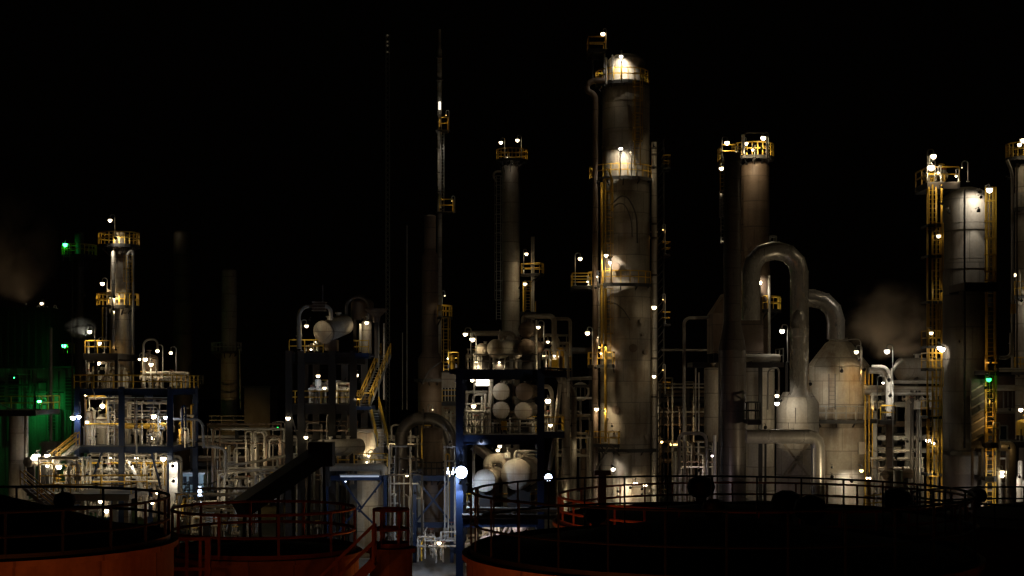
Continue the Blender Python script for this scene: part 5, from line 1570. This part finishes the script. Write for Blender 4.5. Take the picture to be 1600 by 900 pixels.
MB().bar((X(1229, 124.6), 124.6, 0), W(1229, 566, 124.6), .2).build('post', M['steel'], lt)

# mitred ducts
def mitre(name, label, pts, rpx, Y, mt='alu', cat='duct', rings=True):
    P = [W(p[0], p[1], p[2] if len(p) > 2 else Y) for p in pts]
    root = thing(name, label, cat, P[0])
    R = m(rpx, Y)
    b = MB()
    b.tube(P, R, 28)
    b.build('duct_run', M[mt], root, True, 19)
    for i in range(1, len(P) - 1):
        d = ((P[i] - P[i - 1]).normalized() + (P[i + 1] - P[i]).normalized()).normalized()
        q = MB()
        q.tube([P[i] - d * .035, P[i] + d * .035], R * 1.03, 28)
        q.build('joint_band', M[mt], root, True)
    return root
def arc(cx, cy, r, a0, a1, n):
    return [(cx + r * cos(radians(a0 + (a1 - a0) * i / n)), cy - r * sin(radians(a0 + (a1 - a0) * i / n))) for i in range(n + 1)]
mitre('arch_duct', 'big shiny inverted-U duct arching from the dark stack', [(1173, 500)] + arc(1207, 426, 34, 180, 90, 3) + arc(1215, 426, 34, 90, 0, 3) + [(1249, 510), (1249, 620)], 14.5, 120)
mitre('elbow_duct', 'shiny segmented elbow duct joining the arch to the coned tank', [(1250, 466), (1270, 466)] + arc(1270, 502, 36, 90, 0, 3)[0:] + [(1306, 530)], 14.0, 122.5)
r = thing('exhaust_pipe', 'shiny upright pipe with a rounded cap standing on the domed pot', 'pipe', W(1248, 620, 116.6))
P = W(1248, 600, 116.6)
zq = lambda y: W(0, y, 116.6).z
b = MB(); R = m(14, 116.6)
b.lathe((P.x, 116.6, 0), [(R * 1.35, zq(620)), (R, zq(612)), (R, zq(527)), (R * 1.06, zq(526)), (R * 1.06, zq(513)), (R, zq(512)), (R * .98, zq(505)), (R * .8, zq(495)), (R * .5, zq(488)), (R * .3, zq(484))], 32)
b.build('pipe_run', M['alu'], r, True)
riser(r, [(1254, 500, 115.5), (1254, 486, 115.5)], 1.6, 115.5, 'white', 'vent_pipe')
r = tower('vessel', 'pale domed pot with a stepped shoulder under the shiny upright pipe', 'vessel', 1246, 118, [(22, 614), (33, 630)], M['pale'], head=.1, n=40)
for l in ((1214, 630, 114.0, dict(back=1, L=50, r=.24, kind='white')), (1214, 618, 115.5, dict(back=1, L=50, r=.2))):
    lamp(r, *l[:3], **l[3])
spot(r, 1220, 626, 114.6, 9, 'white', .22, (.3, 1, -.2), 110)
spot(r, 1240, 676, 112.6, 7, 'warm', .2, (.1, 1, .35), 100)
riser(r, [(1243, 637, 113.9), (1243, 662, 113.9)], .8, 113.9, 'dark', 'drain_pipe')
riser(r, [(1232, 660, 113.9), (1232, 672, 113.9)], .8, 113.9, 'dark', 'drain_pipe')
for a, c in (((1225, 742), (1262, 694)), ((1225, 694), (1262, 742))):
    MB().bar(W(*a, 115.7), W(*c, 115.7), .16).build('brace', M['rusty'], r)
mitre('blower_duct', 'shiny horizontal duct elbowing down to the black roof', [(1166, 682), (1262, 682)] + arc(1262, 698, 16, 90, 0, 3) + [(1278, 720), (1278, 830)], 11, 108)
pipe('conduit', 'thin bright vertical conduit left of the elbowing duct', [(1271, 830), (1271, 700)], 1.0, 107.0, 'white')
pipe('standpipe', 'pale lilac standpipe left of the flared stack base', [(1117, 800), (1117, 680)], 2.2, 109, 'white')

# unseen fill floods added to light the ducts and the dark stack from between the tanks and the plant
for x, y, Y, I, k, aim, cn, lab in ((1420, 778, 101, 120, 'warm', (-.62, .75, .62), 62, 'added fill flood right of the round-topped pipe, aimed at the ducts'),
                                  (1086, 786, 103, 14, 'pink', (.5, .8, .35), 70, 'added fill flood left of the flared stack, pinkish'),
                                  (1215, 790, 98, 4, 'warm', (.12, .8, .75), 70, 'added fill flood in front of the low elbowing duct')):
    t = thing('fill_flood', lab, 'lamp', (W(x, 0, Y).x, Y, 0))
    spot(t, x, y, Y, I, k, .13, aim, cn)
    MB().bar((W(x, 0, Y).x, Y, 0), W(x, y + 4, Y), .15).build('post', M['steel'], t)
# coned tank
Yk = 127
r = tower('coned_tank', 'rust-stained tank with a conical roof under the elbow duct', 'tank', 1310, Yk, [(48, 572), (48, 655), (39, 664)], M['rusty'], head=0, n=48)
for o in list(r.children):
    bpy.data.objects.remove(o, do_unlink=True)
zk = lambda y: W(0, y, Yk).z
Xk = W(1310, 0, Yk).x
b = MB()
Ra, Rb = m(47, Yk), m(43, Yk)
b.lathe((Xk, Yk, 0), shell_profile([(Rb, 0), (Rb, zk(655))], 2.2) + shell_profile([(Ra, zk(654)), (Ra, zk(573))], 1.3) + [(Ra + .05, zk(572)), (m(20, Yk), zk(536)), (m(14.5, Yk), zk(533)), (m(14.5, Yk), zk(528))], 48)
b.build('shell', M['rusty'], r, True)
ring_platform(r, 1310, Yk, 655, 47, 57, 160, 380, mat_r='galv')
for l in ((1338, 549.5, 123.2, dict(base=575, L=38, r=.24)), (1342, 562, 123, dict(back=1, L=20, r=.1)), (1271, 625, 121.5, dict(back=1, L=70, r=.1, kind='white')),
          (1346, 735, 121, dict(back=1, L=60, r=.2, kind='sodium')), (1368, 640, 121.8, dict(back=1, L=50, r=.12, kind='sodium')), (1300, 730, 119, dict(back=1, L=26, r=.1))):
    lamp(r, *l[:3], **l[3])
ladder(r, 1300, 584, 640, 123.9, mt='steel', cage=False)
for a_ in ((1331, 752, 123.2, 12, 'white', .28, (0, 1, -.3), 100), (1266, 600, 122.6, 12, 'white', .22, (.45, 1, -.2), 80), (1300, 745, 117.5, 40, 'warm', .25, (.1, 1, .35), 55), (1350, 578, 122.8, 7, 'sodium', .2, (-.35, 1, -.7), 90), (1315, 580, 122.2, 5, 'warm', .2, (0, 1, -.8), 90)):
    spot(r, *a_)
riser(r, [(1300, 536, 123), (1330, 530, 123), (1345, 530, 123), (1345, 600, 123)], 1.0, 123, 'pipe', 'handrail_pipe', fr=.3)
for x in (1352, 1358, 1363):
    riser(r, [(x, 575, 124.4), (x, 790, 124.4)], 1.2, 124.4, 'yellow', 'riser_pipe')
b = MB(); p = W(1345, 700, 124); b.box(p.x - .25, p.x + .25, 123.6, 123.9, p.z - .5, p.z + .5); b.build('junction_box', M['cream'], r)

# piping between coned tank and the right vessel
vessel('white_vessel', 'slim upright vessel lit bright white, right of the coned tank', 1390, 592, 650, 6, 119, 'white', head=.15, foot=655, legs=3)
lt = thing('lamp_post', 'warm lamp on a slender curved post above the slim white vessel', 'lamp', (W(1393, 0, 118).x, 118, 0))
lamp(lt, 1386, 548.5, 117.4, 'white', 60, base=905, side=1, r=.28)
spot(lt, 1389, 594, 117.0, 5, 'white', .15, (.05, 1, -.6))
spot(lt, 1391, 618, 116.8, 5, 'white', .15, (0, 1, -.1))
lt = thing('yard_lamp', 'hooded lamp just in front of the slim bright white vessel', 'lamp', (W(1380, 0, 117).x, 117, 0))
lamp(lt, 1380, 598, 116.8, 'white', 60, base=905, side=-1, r=.12)
r2 = thing('vessel_stand', 'small railed stand carrying the slim white vessel', 'stand', W(1385, 656, 119))
box_platform(r2, 1375, 1400, 656, 117.6, 120.8, 'yellow', 'fr')
MB().bar((X(1390, 119), 119, 0), (X(1390, 119), 119, z(656, 119) - .37), .5).build('column', M['brown'], r2)
pipe('y_pipe', 'left branch of the Y-shaped pipe over the slim white vessel', [(1362, 573), (1382, 573), (1390, 582), (1390, 596)], 3.0, 118.6, 'white', fr=1)
pipe('y_pipe', 'right branch of the Y-shaped pipe over the slim white vessel', [(1410, 562, 118.8), (1398, 572, 118.8), (1393, 582, 118.8), (1392, 596, 118.8)], 2.8, 118.8, 'white', fr=1)
pipe('elbow_pipe', 'large pale elbow pipe left of the slim white vessel', [(1358, 579), (1376, 579), (1384, 588), (1384, 612)], 5, 121, 'pale', fr=1, n=16)
drum('box_drum', 'large pale horizontal drum behind the Y-shaped pipe', 1408, 577, 18, 126, 6, 18, 'pale', foot=606)
pipe('level_pipe', 'fat pale level pipe right of the coned tank', [(1350, 609), (1470, 611)], 7.5, 124, 'pale', n=20)
pipe('level_pipe', 'upper thinner level pipe above the fat pale one', [(1396, 597), (1470, 597)], 3, 123, 'pipe')
pipe('level_pipe', 'dim brown level pipe below the fat pale pipe', [(1360, 662), (1470, 663)], 5, 128, 'brown', n=14)
pipe('drop_pipe', 'brown-grey pipe dropping from the small railed stand', [(1391, 660), (1391, 720), (1384, 735), (1384, 760)], 4, 121, 'cream', fr=1, n=14)
pipe('mushroom_vent', 'pale round-topped upright pipe behind the roof rail', [(1403, 860), (1403, 735)], 7, 110, 'white', n=20)
drum('small_drum', 'grey horizontal pot left of the round-topped pipe', 1384, 742, 8, 112, 2.4, 30, 'brown', foot=800)
r2 = frame('pipe_rack', 'tall slender pipe rack between the coned tank and right vessel', [1366, 1418, 1436, 1462], 126, 134, 610, [628, 680, 700], 'galv', beam=.35, w=.36, deck=False)
for x, w_ in ((1425, 3), (1437, 2), (1432, 1.4)):
    riser(r2, [(x, 610, 123), (x, 860, 123)], w_, 123, 'dark', 'riser_pipe')
for l in ((1408, 688, 124, dict(L=26, back=1, r=.1)), (1418, 690, 124, dict(L=26, back=1, r=.12)), (1410, 700, 124, dict(L=16, back=1, r=.08)), (1437, 689, 122, dict(L=26, back=1, r=.12)), (1450, 688, 121, dict(L=120, back=1, r=.24, kind='white')), (1458, 692, 121, dict(L=60, back=1, r=.2)),
          (1357, 747, 111, dict(L=60, back=1, r=.24)), (1413, 620, 124, dict(L=30, back=1, r=.12)), (1372, 625, 122, dict(L=26, back=1, r=.1))):
    lamp(r2, *l[:3], **l[3])
riser(r2, [(1437, 640, 122), (1437, 800, 122)], .8, 122, 'galv', 'sampling_mast')
skid('pipe_manifold', 'small valves and pipes below the fat pale level pipe', 1366, 1462, 614, 640, 121.4, 126, 101, 10, 6, 1, ('pale', 'pipe', 'white'), rmax=2)
skid('pipe_manifold', 'dim stand of piping behind the round-topped pipe', 1366, 1450, 700, 840, 122, 130, 102, 20, 8, 2, ('pipe', 'brown', 'pale'), rmax=1.9,
     lamps=tuple((x, y, 121.2, dict(L=40, back=.5, r=.14)) for x, y in ((1372, 705), (1400, 715), (1428, 705), (1446, 730))))
r2 = thing('yellow_gate', 'yellow railed gate behind the coned roof rail', 'gate', W(1366, 800, 106))
b = MB(); rail_path(b, [W(1350, 800, 106), W(1381, 797, 106)], 1.1, .8); b.build('railing', M['yellow'], r2)
box_platform(r2, 1349, 1383, 800, 105.9, 108, 'yellow', '')
MB().bar((X(1366, 107), 107, 0), (X(1366, 107), 107, z(800, 105.9) - .37), .25).build('post', M['steel'], r2)
MB().bar(W(1357, 800, 108.4), W(1357, 748, 108.4), .2).build('lamp_post', M['yellow'], r2)

# ================================================================== RIGHT BIG VESSEL
Yv = 116
r = tower('vessel', 'huge dark round-topped vessel at the right with yellow ladders', 'vessel', 1511, Yv, [(40, 322)], M['dimmed'], head=.75, n=48, nozzles=6, seed=16)
for y in (360, 420, 480, 560, 640, 700):
    b = MB(); zz_ = W(0, y, Yv).z; R = m(40, Yv); b.sector(W(1511, 0, Yv).x, Yv, zz_ - .08, zz_ + .08, R + .003, R + .05, 0, 360, 48); b.build('stiffener_ring', M['dimmed'], r)
box_platform(r, 1449, 1500, 284, 113, 116.5, 'yellow', 'fl', beam='steel', depth=.45)
ring_platform(r, 1511, Yv, 703, 40, 62, 200, 340, rail=False, brackets=False)
for l in ((1458.5, 244, 112.6, dict(base=284, L=40, r=.28, side=-1)), (1455, 261.5, 112.4, dict(base=284, L=80, r=.32, off=.3)), (1503, 262, 113, dict(base=284, L=10, r=.06)), (1466, 270, 112.8, dict(base=284, L=40, r=.12, off=.2)), (1494, 275, 112.8, dict(base=284, L=30, r=.12, off=.2)),
          (1466.5, 368.5, 112.4, dict(back=1, L=16, r=.22)), (1472, 318, 112.2, dict(back=1, L=14, r=.14)), (1472, 292, 112.2, dict(back=1, L=14, r=.14)), (1546, 296.5, 111.6, dict(back=1, L=46, r=.3, kind='white')), (1533, 308, 110.9, dict(back=.5, L=46, r=.14, kind='white')),
          (1472, 545, 112.4, dict(back=1, L=100, r=.3)), (1455, 520, 112, dict(back=1, L=26, r=.2)), (1505, 792, 109.8, dict(back=.6, L=40, r=.12, kind='pink')), (1524, 800, 109.8, dict(back=.6, L=30, r=.1, kind='pink'))):
    lamp(r, *l[:3], **l[3])
skid('valve_station', 'yellow-lit valve cluster on the top platform of the huge vessel', 1456, 1480, 264, 284, 113.6, 116, 111, 6, 5, 0, ('yellow', 'cream'), rmax=1.8)
riser(r, [(1452, 262, 113.2), (1452, 244, 113.2)], 1.8, 113.2, 'galv', 'vent_pipe')
# yellow ladder towers on the left
t = thing('ladder_tower', 'tall yellow ladder tower up the left side of the huge vessel', 'ladder tower', (X(1460, 113.4), 113.4, 0))
for x in (1453, 1467):
    for yy in (112.7, 114.1):
        MB().bar((X(x, 113.4), yy, 0), (X(x, 113.4), yy, z(290, 113.4)), .11).build('leg', M['yellow'], t)
for y in (350, 398, 470, 540, 575, 650, 740):
    box_platform(t, 1450, 1472, y, 112.4, 114.4, 'yellow', 'fl' if y in (575, 650, 540) else '', depth=.15)
for y0, y1, xx in ((292, 350, 1457), (350, 470, 1463), (470, 575, 1457), (575, 650, 1463), (650, 790, 1457)):
    ladder(t, xx, y0, y1, 112.9, mt='yellow')
for l in ((1468, 543, 111.8, dict(back=.6, L=60, r=.24)), (1462, 690, 111.6, dict(back=.6, L=60, r=.1)), (1470, 455, 111.8, dict(back=.6, L=8, r=.08)), (1460, 740, 111.6, dict(back=.6, L=40, r=.1)), (1460, 560, 111.6, dict(back=.6, L=30, r=.1))):
    lamp(t, *l[:3], **l[3])
spot(r, 1531, 300, 112.9, 60, 'white', .2, (-.05, 1, -.6), 90)
spot(r, 1529, 330, 112.6, 30, 'white', .2, (.02, .5, -1), 50)
spot(r, 1466, 539, 114.2, 26, 'white', .22, (.4, 1, -.5), 70)
spot(r, 1482, 330, 112.6, 6, 'warm', .2, (.0, .8, 1), 60)
spot(r, 1512, 806, 111.0, 5, 'pink', .25, (.1, 1, .3), 100)
riser(r, [(1507, 296, 111.9), (1507, 700, 111.9)], 1.6, 111.9, 'steel', 'riser_pipe')  # pipe added to cast an upright shadow edge on the shell
box_platform(r, 1507, 1560, 441, 110.6, 114.5, 'black', '', depth=.6)
t = thing('ladder_tower', 'bright yellow barred ladder tower right of the slim pale vessel', 'ladder tower', (X(1548, 113), 113, 0))
for x in (1540, 1546, 1551, 1556):
    MB().bar((X(x, 112.6), 112.6, z(440, 112.6)), (X(x, 112.6), 112.6, z(292, 112.6)), .09).build('bar', M['yellow'], t)
for y in (314, 346, 372, 398, 424, 438):
    MB().bar(W(1538, y, 112.55), W(1557, y, 112.55), .09, .12).build('hoop', M['yellow'], t)
for x in (1541, 1555):
    MB().bar((X(x, 113.4), 113.4, 0), (X(x, 113.4), 113.4, z(292, 113.4)), .12).build('leg', M['yellow'], t)
ladder(t, 1548, 292, 560, 113.2, mt='yellow', cage=False)
for y in (579, 692, 745):
    box_platform(t, 1539, 1561, y, 111.4, 114, 'yellow', 'fr' if y != 745 else '', depth=.3)
ladder(t, 1546, 580, 690, 111.9, mt='yellow')
ladder(t, 1546, 692, 800, 111.9, mt='yellow', cage=False)
for l in ((1545, 592.5, 110.8, dict(back=.6, L=26, r=.26, kind='green')), (1551, 626, 111, dict(back=.6, L=26, r=.1)), (1551, 655, 111, dict(back=.6, L=40, r=.14, kind='sodium')), (1547, 712, 111, dict(back=.6, L=50, r=.1, kind='sodium')), (1540, 606, 111, dict(back=.6, L=26, r=.1)), (1548, 566, 111, dict(back=.6, L=20, r=.1, kind='sodium'))):
    lamp(t, *l[:3], **l[3])
b = MB(); rail_path(b, [W(1552, 680, 111.2), W(1562, 680, 111.2)], .9, .6); b.build('railing', M['galv'], t)
r = thing('ribbed_panel', 'pale ribbed panel on the lower right of the huge vessel', 'panel', W(1527, 690, 112))
b = MB(); a, c = W(1518, 700, 112), W(1538, 592, 112); b.box(a.x, c.x, 112, 112.3, a.z, c.z); b.build('panel', M['dark'], r)
for i in range(7):
    MB().bar(W(1518, 612 + i * 13, 111.9), W(1538, 600 + i * 13, 111.9), .1).build('rib', M['rusty'], r)
for xx in (a.x + .1, c.x - .1):
    MB().bar((xx, 112.15, 0), (xx, 112.15, a.z), .16).build('leg', M['steel'], r)

# ================================================================== FAR RIGHT COLUMN AND PIPING
r = tower('column', 'partly seen column at the right edge with a yellow crown', 'column', 1606, 124, [(19, 262)], M['cream'], head=.4, n=32, nozzles=4, seed=18)
ring_platform(r, 1606, 124, 247, 20, 34, 0, 360)
ring_platform(r, 1606, 124, 462, 20, 26, 180, 330)
ring_platform(r, 1606, 124, 325, 20, 24, 180, 330, mat_r='galv')
ring_platform(r, 1606, 124, 580, 20, 26, 180, 330)
for l in ((1593, 226, 121, dict(base=247, L=40, r=.22)), (1599, 219, 121, dict(base=247, L=40, r=.28)), (1586, 429, 120.8, dict(base=462, L=16, r=.22, side=1)), (1596, 470, 121, dict(back=.8, L=50, r=.16, kind='white')), (1576, 279, 121, dict(back=1, L=10, r=.08)), (1581, 544, 120.6, dict(back=.8, L=26, r=.2)),
          (1595, 640, 119.6, dict(back=1, L=60, r=.24)), (1578, 640, 119, dict(back=1, L=20, r=.1))):
    lamp(r, *l[:3], **l[3])
riser(r, [(1573, 250, 120.6), (1582, 270, 120.6), (1582, 575, 120.6)], 2.6, 120.6, 'white', 'riser_pipe', fr=.6)
riser(r, [(1589, 255, 120.6), (1589, 575, 120.6)], 1.2, 120.6, 'dark', 'riser_pipe')
b = MB(); a, c = W(1579, 490, 120.4), W(1586, 475, 120.4); b.box(a.x, c.x, 120.2, 120.4, a.z, c.z); b.build('sign_plate', M['yellow'], r)
pipe('level_pipe', 'pale level pipe entering from the right edge, uppermost', [(1552, 578), (1640, 578)], 3.2, 122, 'pale', n=12)
pipe('level_pipe', 'elbowed pipe dropping to the uppermost level pipe at the right edge', [(1552, 559), (1574, 559), (1580, 553), (1580, 520)], 3, 119.6, 'white', fr=.5)
pipe('level_pipe', 'fat pale level pipe below the uppermost one at the right edge', [(1552, 606), (1640, 606)], 4.6, 122, 'pipe', n=16)
r = thing('brick_building', 'dark brick building with dark openings at the right edge', 'building', (X(1590, 130), 130, 0))
b = MB(); b.box(X(1556, 130), X(1700, 130), 130, 138, 0, z(588, 130)); b.build('wall', M['brick'], r)
b = MB(); b.box(X(1555, 130), X(1701, 130), 129.8, 138.2, z(588, 130) + .003, z(585, 130)); b.build('roof', M['steel'], r)
for x0_, x1_, ya, yb in ((1561, 1574, 665, 690),):
    b = MB(); b.box(X(x0_, 130), X(x1_, 130), 129.9, 129.99, z(yb, 130), z(ya, 130)); w = b.build('window', M['glass'], r)
    k = MB(); k.bar(W(x0_, ya, 129.85), W(x1_, ya, 129.85), .12); k.bar(W(x0_, yb, 129.85), W(x1_, yb, 129.85), .12); k.bar(W(x0_, ya, 129.85), W(x0_, yb, 129.85), .12); k.bar(W(x1_, ya, 129.85), W(x1_, yb, 129.85), .12); k.build('frame', M['galv'], w)
for i in range(3):
    b = MB(); b.tube([W(1568 + i * 7, 612, 129.6), W(1568 + i * 7, 638, 129.6)], .06, 6); b.build('drain_pipe', M['galv'], r, True)
b = MB(); b.tube([W(1556, 642, 129.3), W(1640, 642, 129.3)], .25, 10); b.build('wall_pipe', M['pipe'], r, True)
vessel('yellow_vat', 'amber-lit squat vat at the right edge', 1602, 655, 680, 14, 120, 'yellow', head=.4, foot=690)
r2 = thing('vat_deck', 'black deck carrying the amber vat at the right edge', 'deck', W(1602, 690, 120))
box_platform(r2, 1584, 1640, 690, 118, 123, 'galv', '', depth=.4)
for xx in (1588, 1636):
    MB().bar((X(xx, 120), 120, 0), (X(xx, 120), 120, z(690, 118) - .37), .3).build('leg', M['steel'], r2)
pipe('u_pipe', 'fat metal hooped pipe dropping at the lower right', [(1562, 697), (1578, 697), (1580, 703), (1580, 860)], 8, 110, 'alu', fr=.35, n=20)
pipe('u_pipe', 'slimmer pipe beside the fat hooped pipe at the lower right', [(1555, 860), (1560, 780), (1560, 705), (1566, 696)], 3, 111, 'pale', fr=.5)
skid('pipe_manifold', 'lit valves and pipes at the lower right behind the fat hooped pipe', 1536, 1600, 715, 830, 111.6, 118, 121, 16, 8, 1, ('pale', 'pipe', 'white'), rmax=2.2,
     lamps=((1566, 737, 110.4, dict(L=60, back=.6, r=.2)), (1566, 743, 110.6, dict(L=40, back=.6, r=.2)), (1577, 700, 108.4, dict(L=22, back=.6, r=.1, kind='sodium')), (1593, 745, 110, dict(L=140, back=.8, r=.16, kind='white')), (1545, 760, 111, dict(L=24, back=.6, r=.1)), (1541, 790, 110.6, dict(L=30, back=.6, r=.1))))
r2 = thing('white_lagged_pipe', 'white lagged bulging pipe at the lower right edge', 'pipe', (X(1594, 112), 112, 0))
b = MB(); b.lathe((X(1594, 112), 112, 0), [(.2, 0), (.2, z(790, 112)), (.38, z(770, 112)), (.3, z(752, 112)), (.16, z(748, 112)), (.16, z(720, 112))], 16); b.build('pipe_run', M['white'], r2, True)

# ================================================================== STEAM
def steam(name, label, c, rad, dens, col, scale, seed, Yd, thr=.45, stretch=1):
    mt = bpy.data.materials.new('steam')
    mt.use_nodes = True
    N, L = mt.node_tree.nodes, mt.node_tree.links
    N.remove(N['Principled BSDF'])
    pv = N.new('ShaderNodeVolumePrincipled')
    pv.inputs['Color'].default_value = (*col, 1)
    pv.inputs['Anisotropy'].default_value = 0.0
    tc = N.new('ShaderNodeTexCoord')
    ln = N.new('ShaderNodeVectorMath'); ln.operation = 'LENGTH'
    L.new(tc.outputs['Object'], ln.inputs[0])
    fall = N.new('ShaderNodeMapRange'); fall.inputs[1].default_value, fall.inputs[2].default_value = 1.0, .15
    fall.inputs[3].default_value, fall.inputs[4].default_value = 0, 1
    L.new(ln.outputs['Value'], fall.inputs[0])
    nz = N.new('ShaderNodeTexNoise'); nz.noise_dimensions = '4D'
    nz.inputs['W'].default_value = seed
    nz.inputs['Scale'].default_value = scale; nz.inputs['Detail'].default_value = 4; nz.inputs['Distortion'].default_value = .6
    L.new(tc.outputs['Object'], nz.inputs['Vector'])
    mr = N.new('ShaderNodeMapRange'); mr.inputs[1].default_value, mr.inputs[2].default_value = thr, .75
    mr.inputs[3].default_value, mr.inputs[4].default_value = 0, dens
    L.new(nz.outputs[0], mr.inputs[0])
    mu = N.new('ShaderNodeMath'); mu.operation = 'MULTIPLY'
    L.new(fall.outputs[0], mu.inputs[0]); L.new(mr.outputs[0], mu.inputs[1])
    L.new(mu.outputs[0], pv.inputs['Density'])
    L.new(pv.outputs[0], N['Material Output'].inputs['Volume'])
    b = MB(); b.lathe((0, 0, 0), [(sin(pi * i / 10), -cos(pi * i / 10)) for i in range(11)], 20)
    o = b.build(name, mt, None, True)
    o.location = c
    o.scale = rad
    return tag(o, label, None, None, 'stuff')
steam('steam', 'brown-lit steam cloud drifting left of the huge right vessel', W(1392, 500, 140), (4.8, 4.5, 4.0), 1.2, (.9, .74, .62), 1.4, 2.0, 140)
steam('steam', 'faint brown steam rising above the warehouse roof', W(18, 395, 200), (6.5, 6, 9), .4, (.9, .7, .55), 1.2, 5.0, 200)
steam('steam', 'small pale steam wisp beside the top of the left structure', W(126, 512, 131), (1.5, 1, 1.0), 6, (.9, .95, .9), 1.6, 7.3, 131)

t = thing('street_lamp', 'sodium street lamp standing by the dark red corner tank', 'street lamp', (17.2, 59, 0))
b = MB(); b.tube([(17.2, 59, 0), (17.2, 59, 7.3)], .08, 10); b.build('pole', M['galv'], t, True)
b = MB(); b.box(17.0, 17.4, 58.6, 59.6, 7.3, 7.42); b.build('lantern', M['galv'], t)
b = MB(); b.box(17.04, 17.36, 58.7, 59.5, 7.16, 7.295); b.build('bulb', emit('orange', 200), t)

t = thing('roof_fill_flood', 'added fill flood behind the warehouse roof shining up into the steam', 'lamp', (W(40, 0, 196).x, 196, 0))  # unseen flood added so the roof steam shows
spot(t, 40, 478, 196, 15, 'warm', .13, (-.35, .3, 1), 110)
MB().bar((W(40, 0, 196).x, 196, 0), W(40, 482, 196), .15).build('post', M['steel'], t)
t = thing('steam_fill_flood', 'added warm flood behind the big pale drum shining up into the steam', 'lamp', (W(1402, 0, 138).x, 138, 0))  # unseen flood added to light the right steam cloud from below
spot(t, 1402, 585, 138, 26, 'warm', .13, (-.1, .3, 1), 120)
MB().bar((W(1402, 0, 138).x, 138, 0), W(1402, 590, 138), .15).build('post', M['steel'], t)

t = thing('steam_fill_flood', 'added white light just under the small steam wisp by the left structure', 'lamp', (W(133, 0, 130.5).x, 130.5, W(133, 527, 130.5).z))  # small light added to make the wisp visible
spot(t, 133, 525, 130.5, 1.5, 'white', .1, (-.4, .2, 1), 120)
MB().bar(W(133, 552, 130.6), W(133, 527, 130.6), .08).build('post', M['steel'], t)
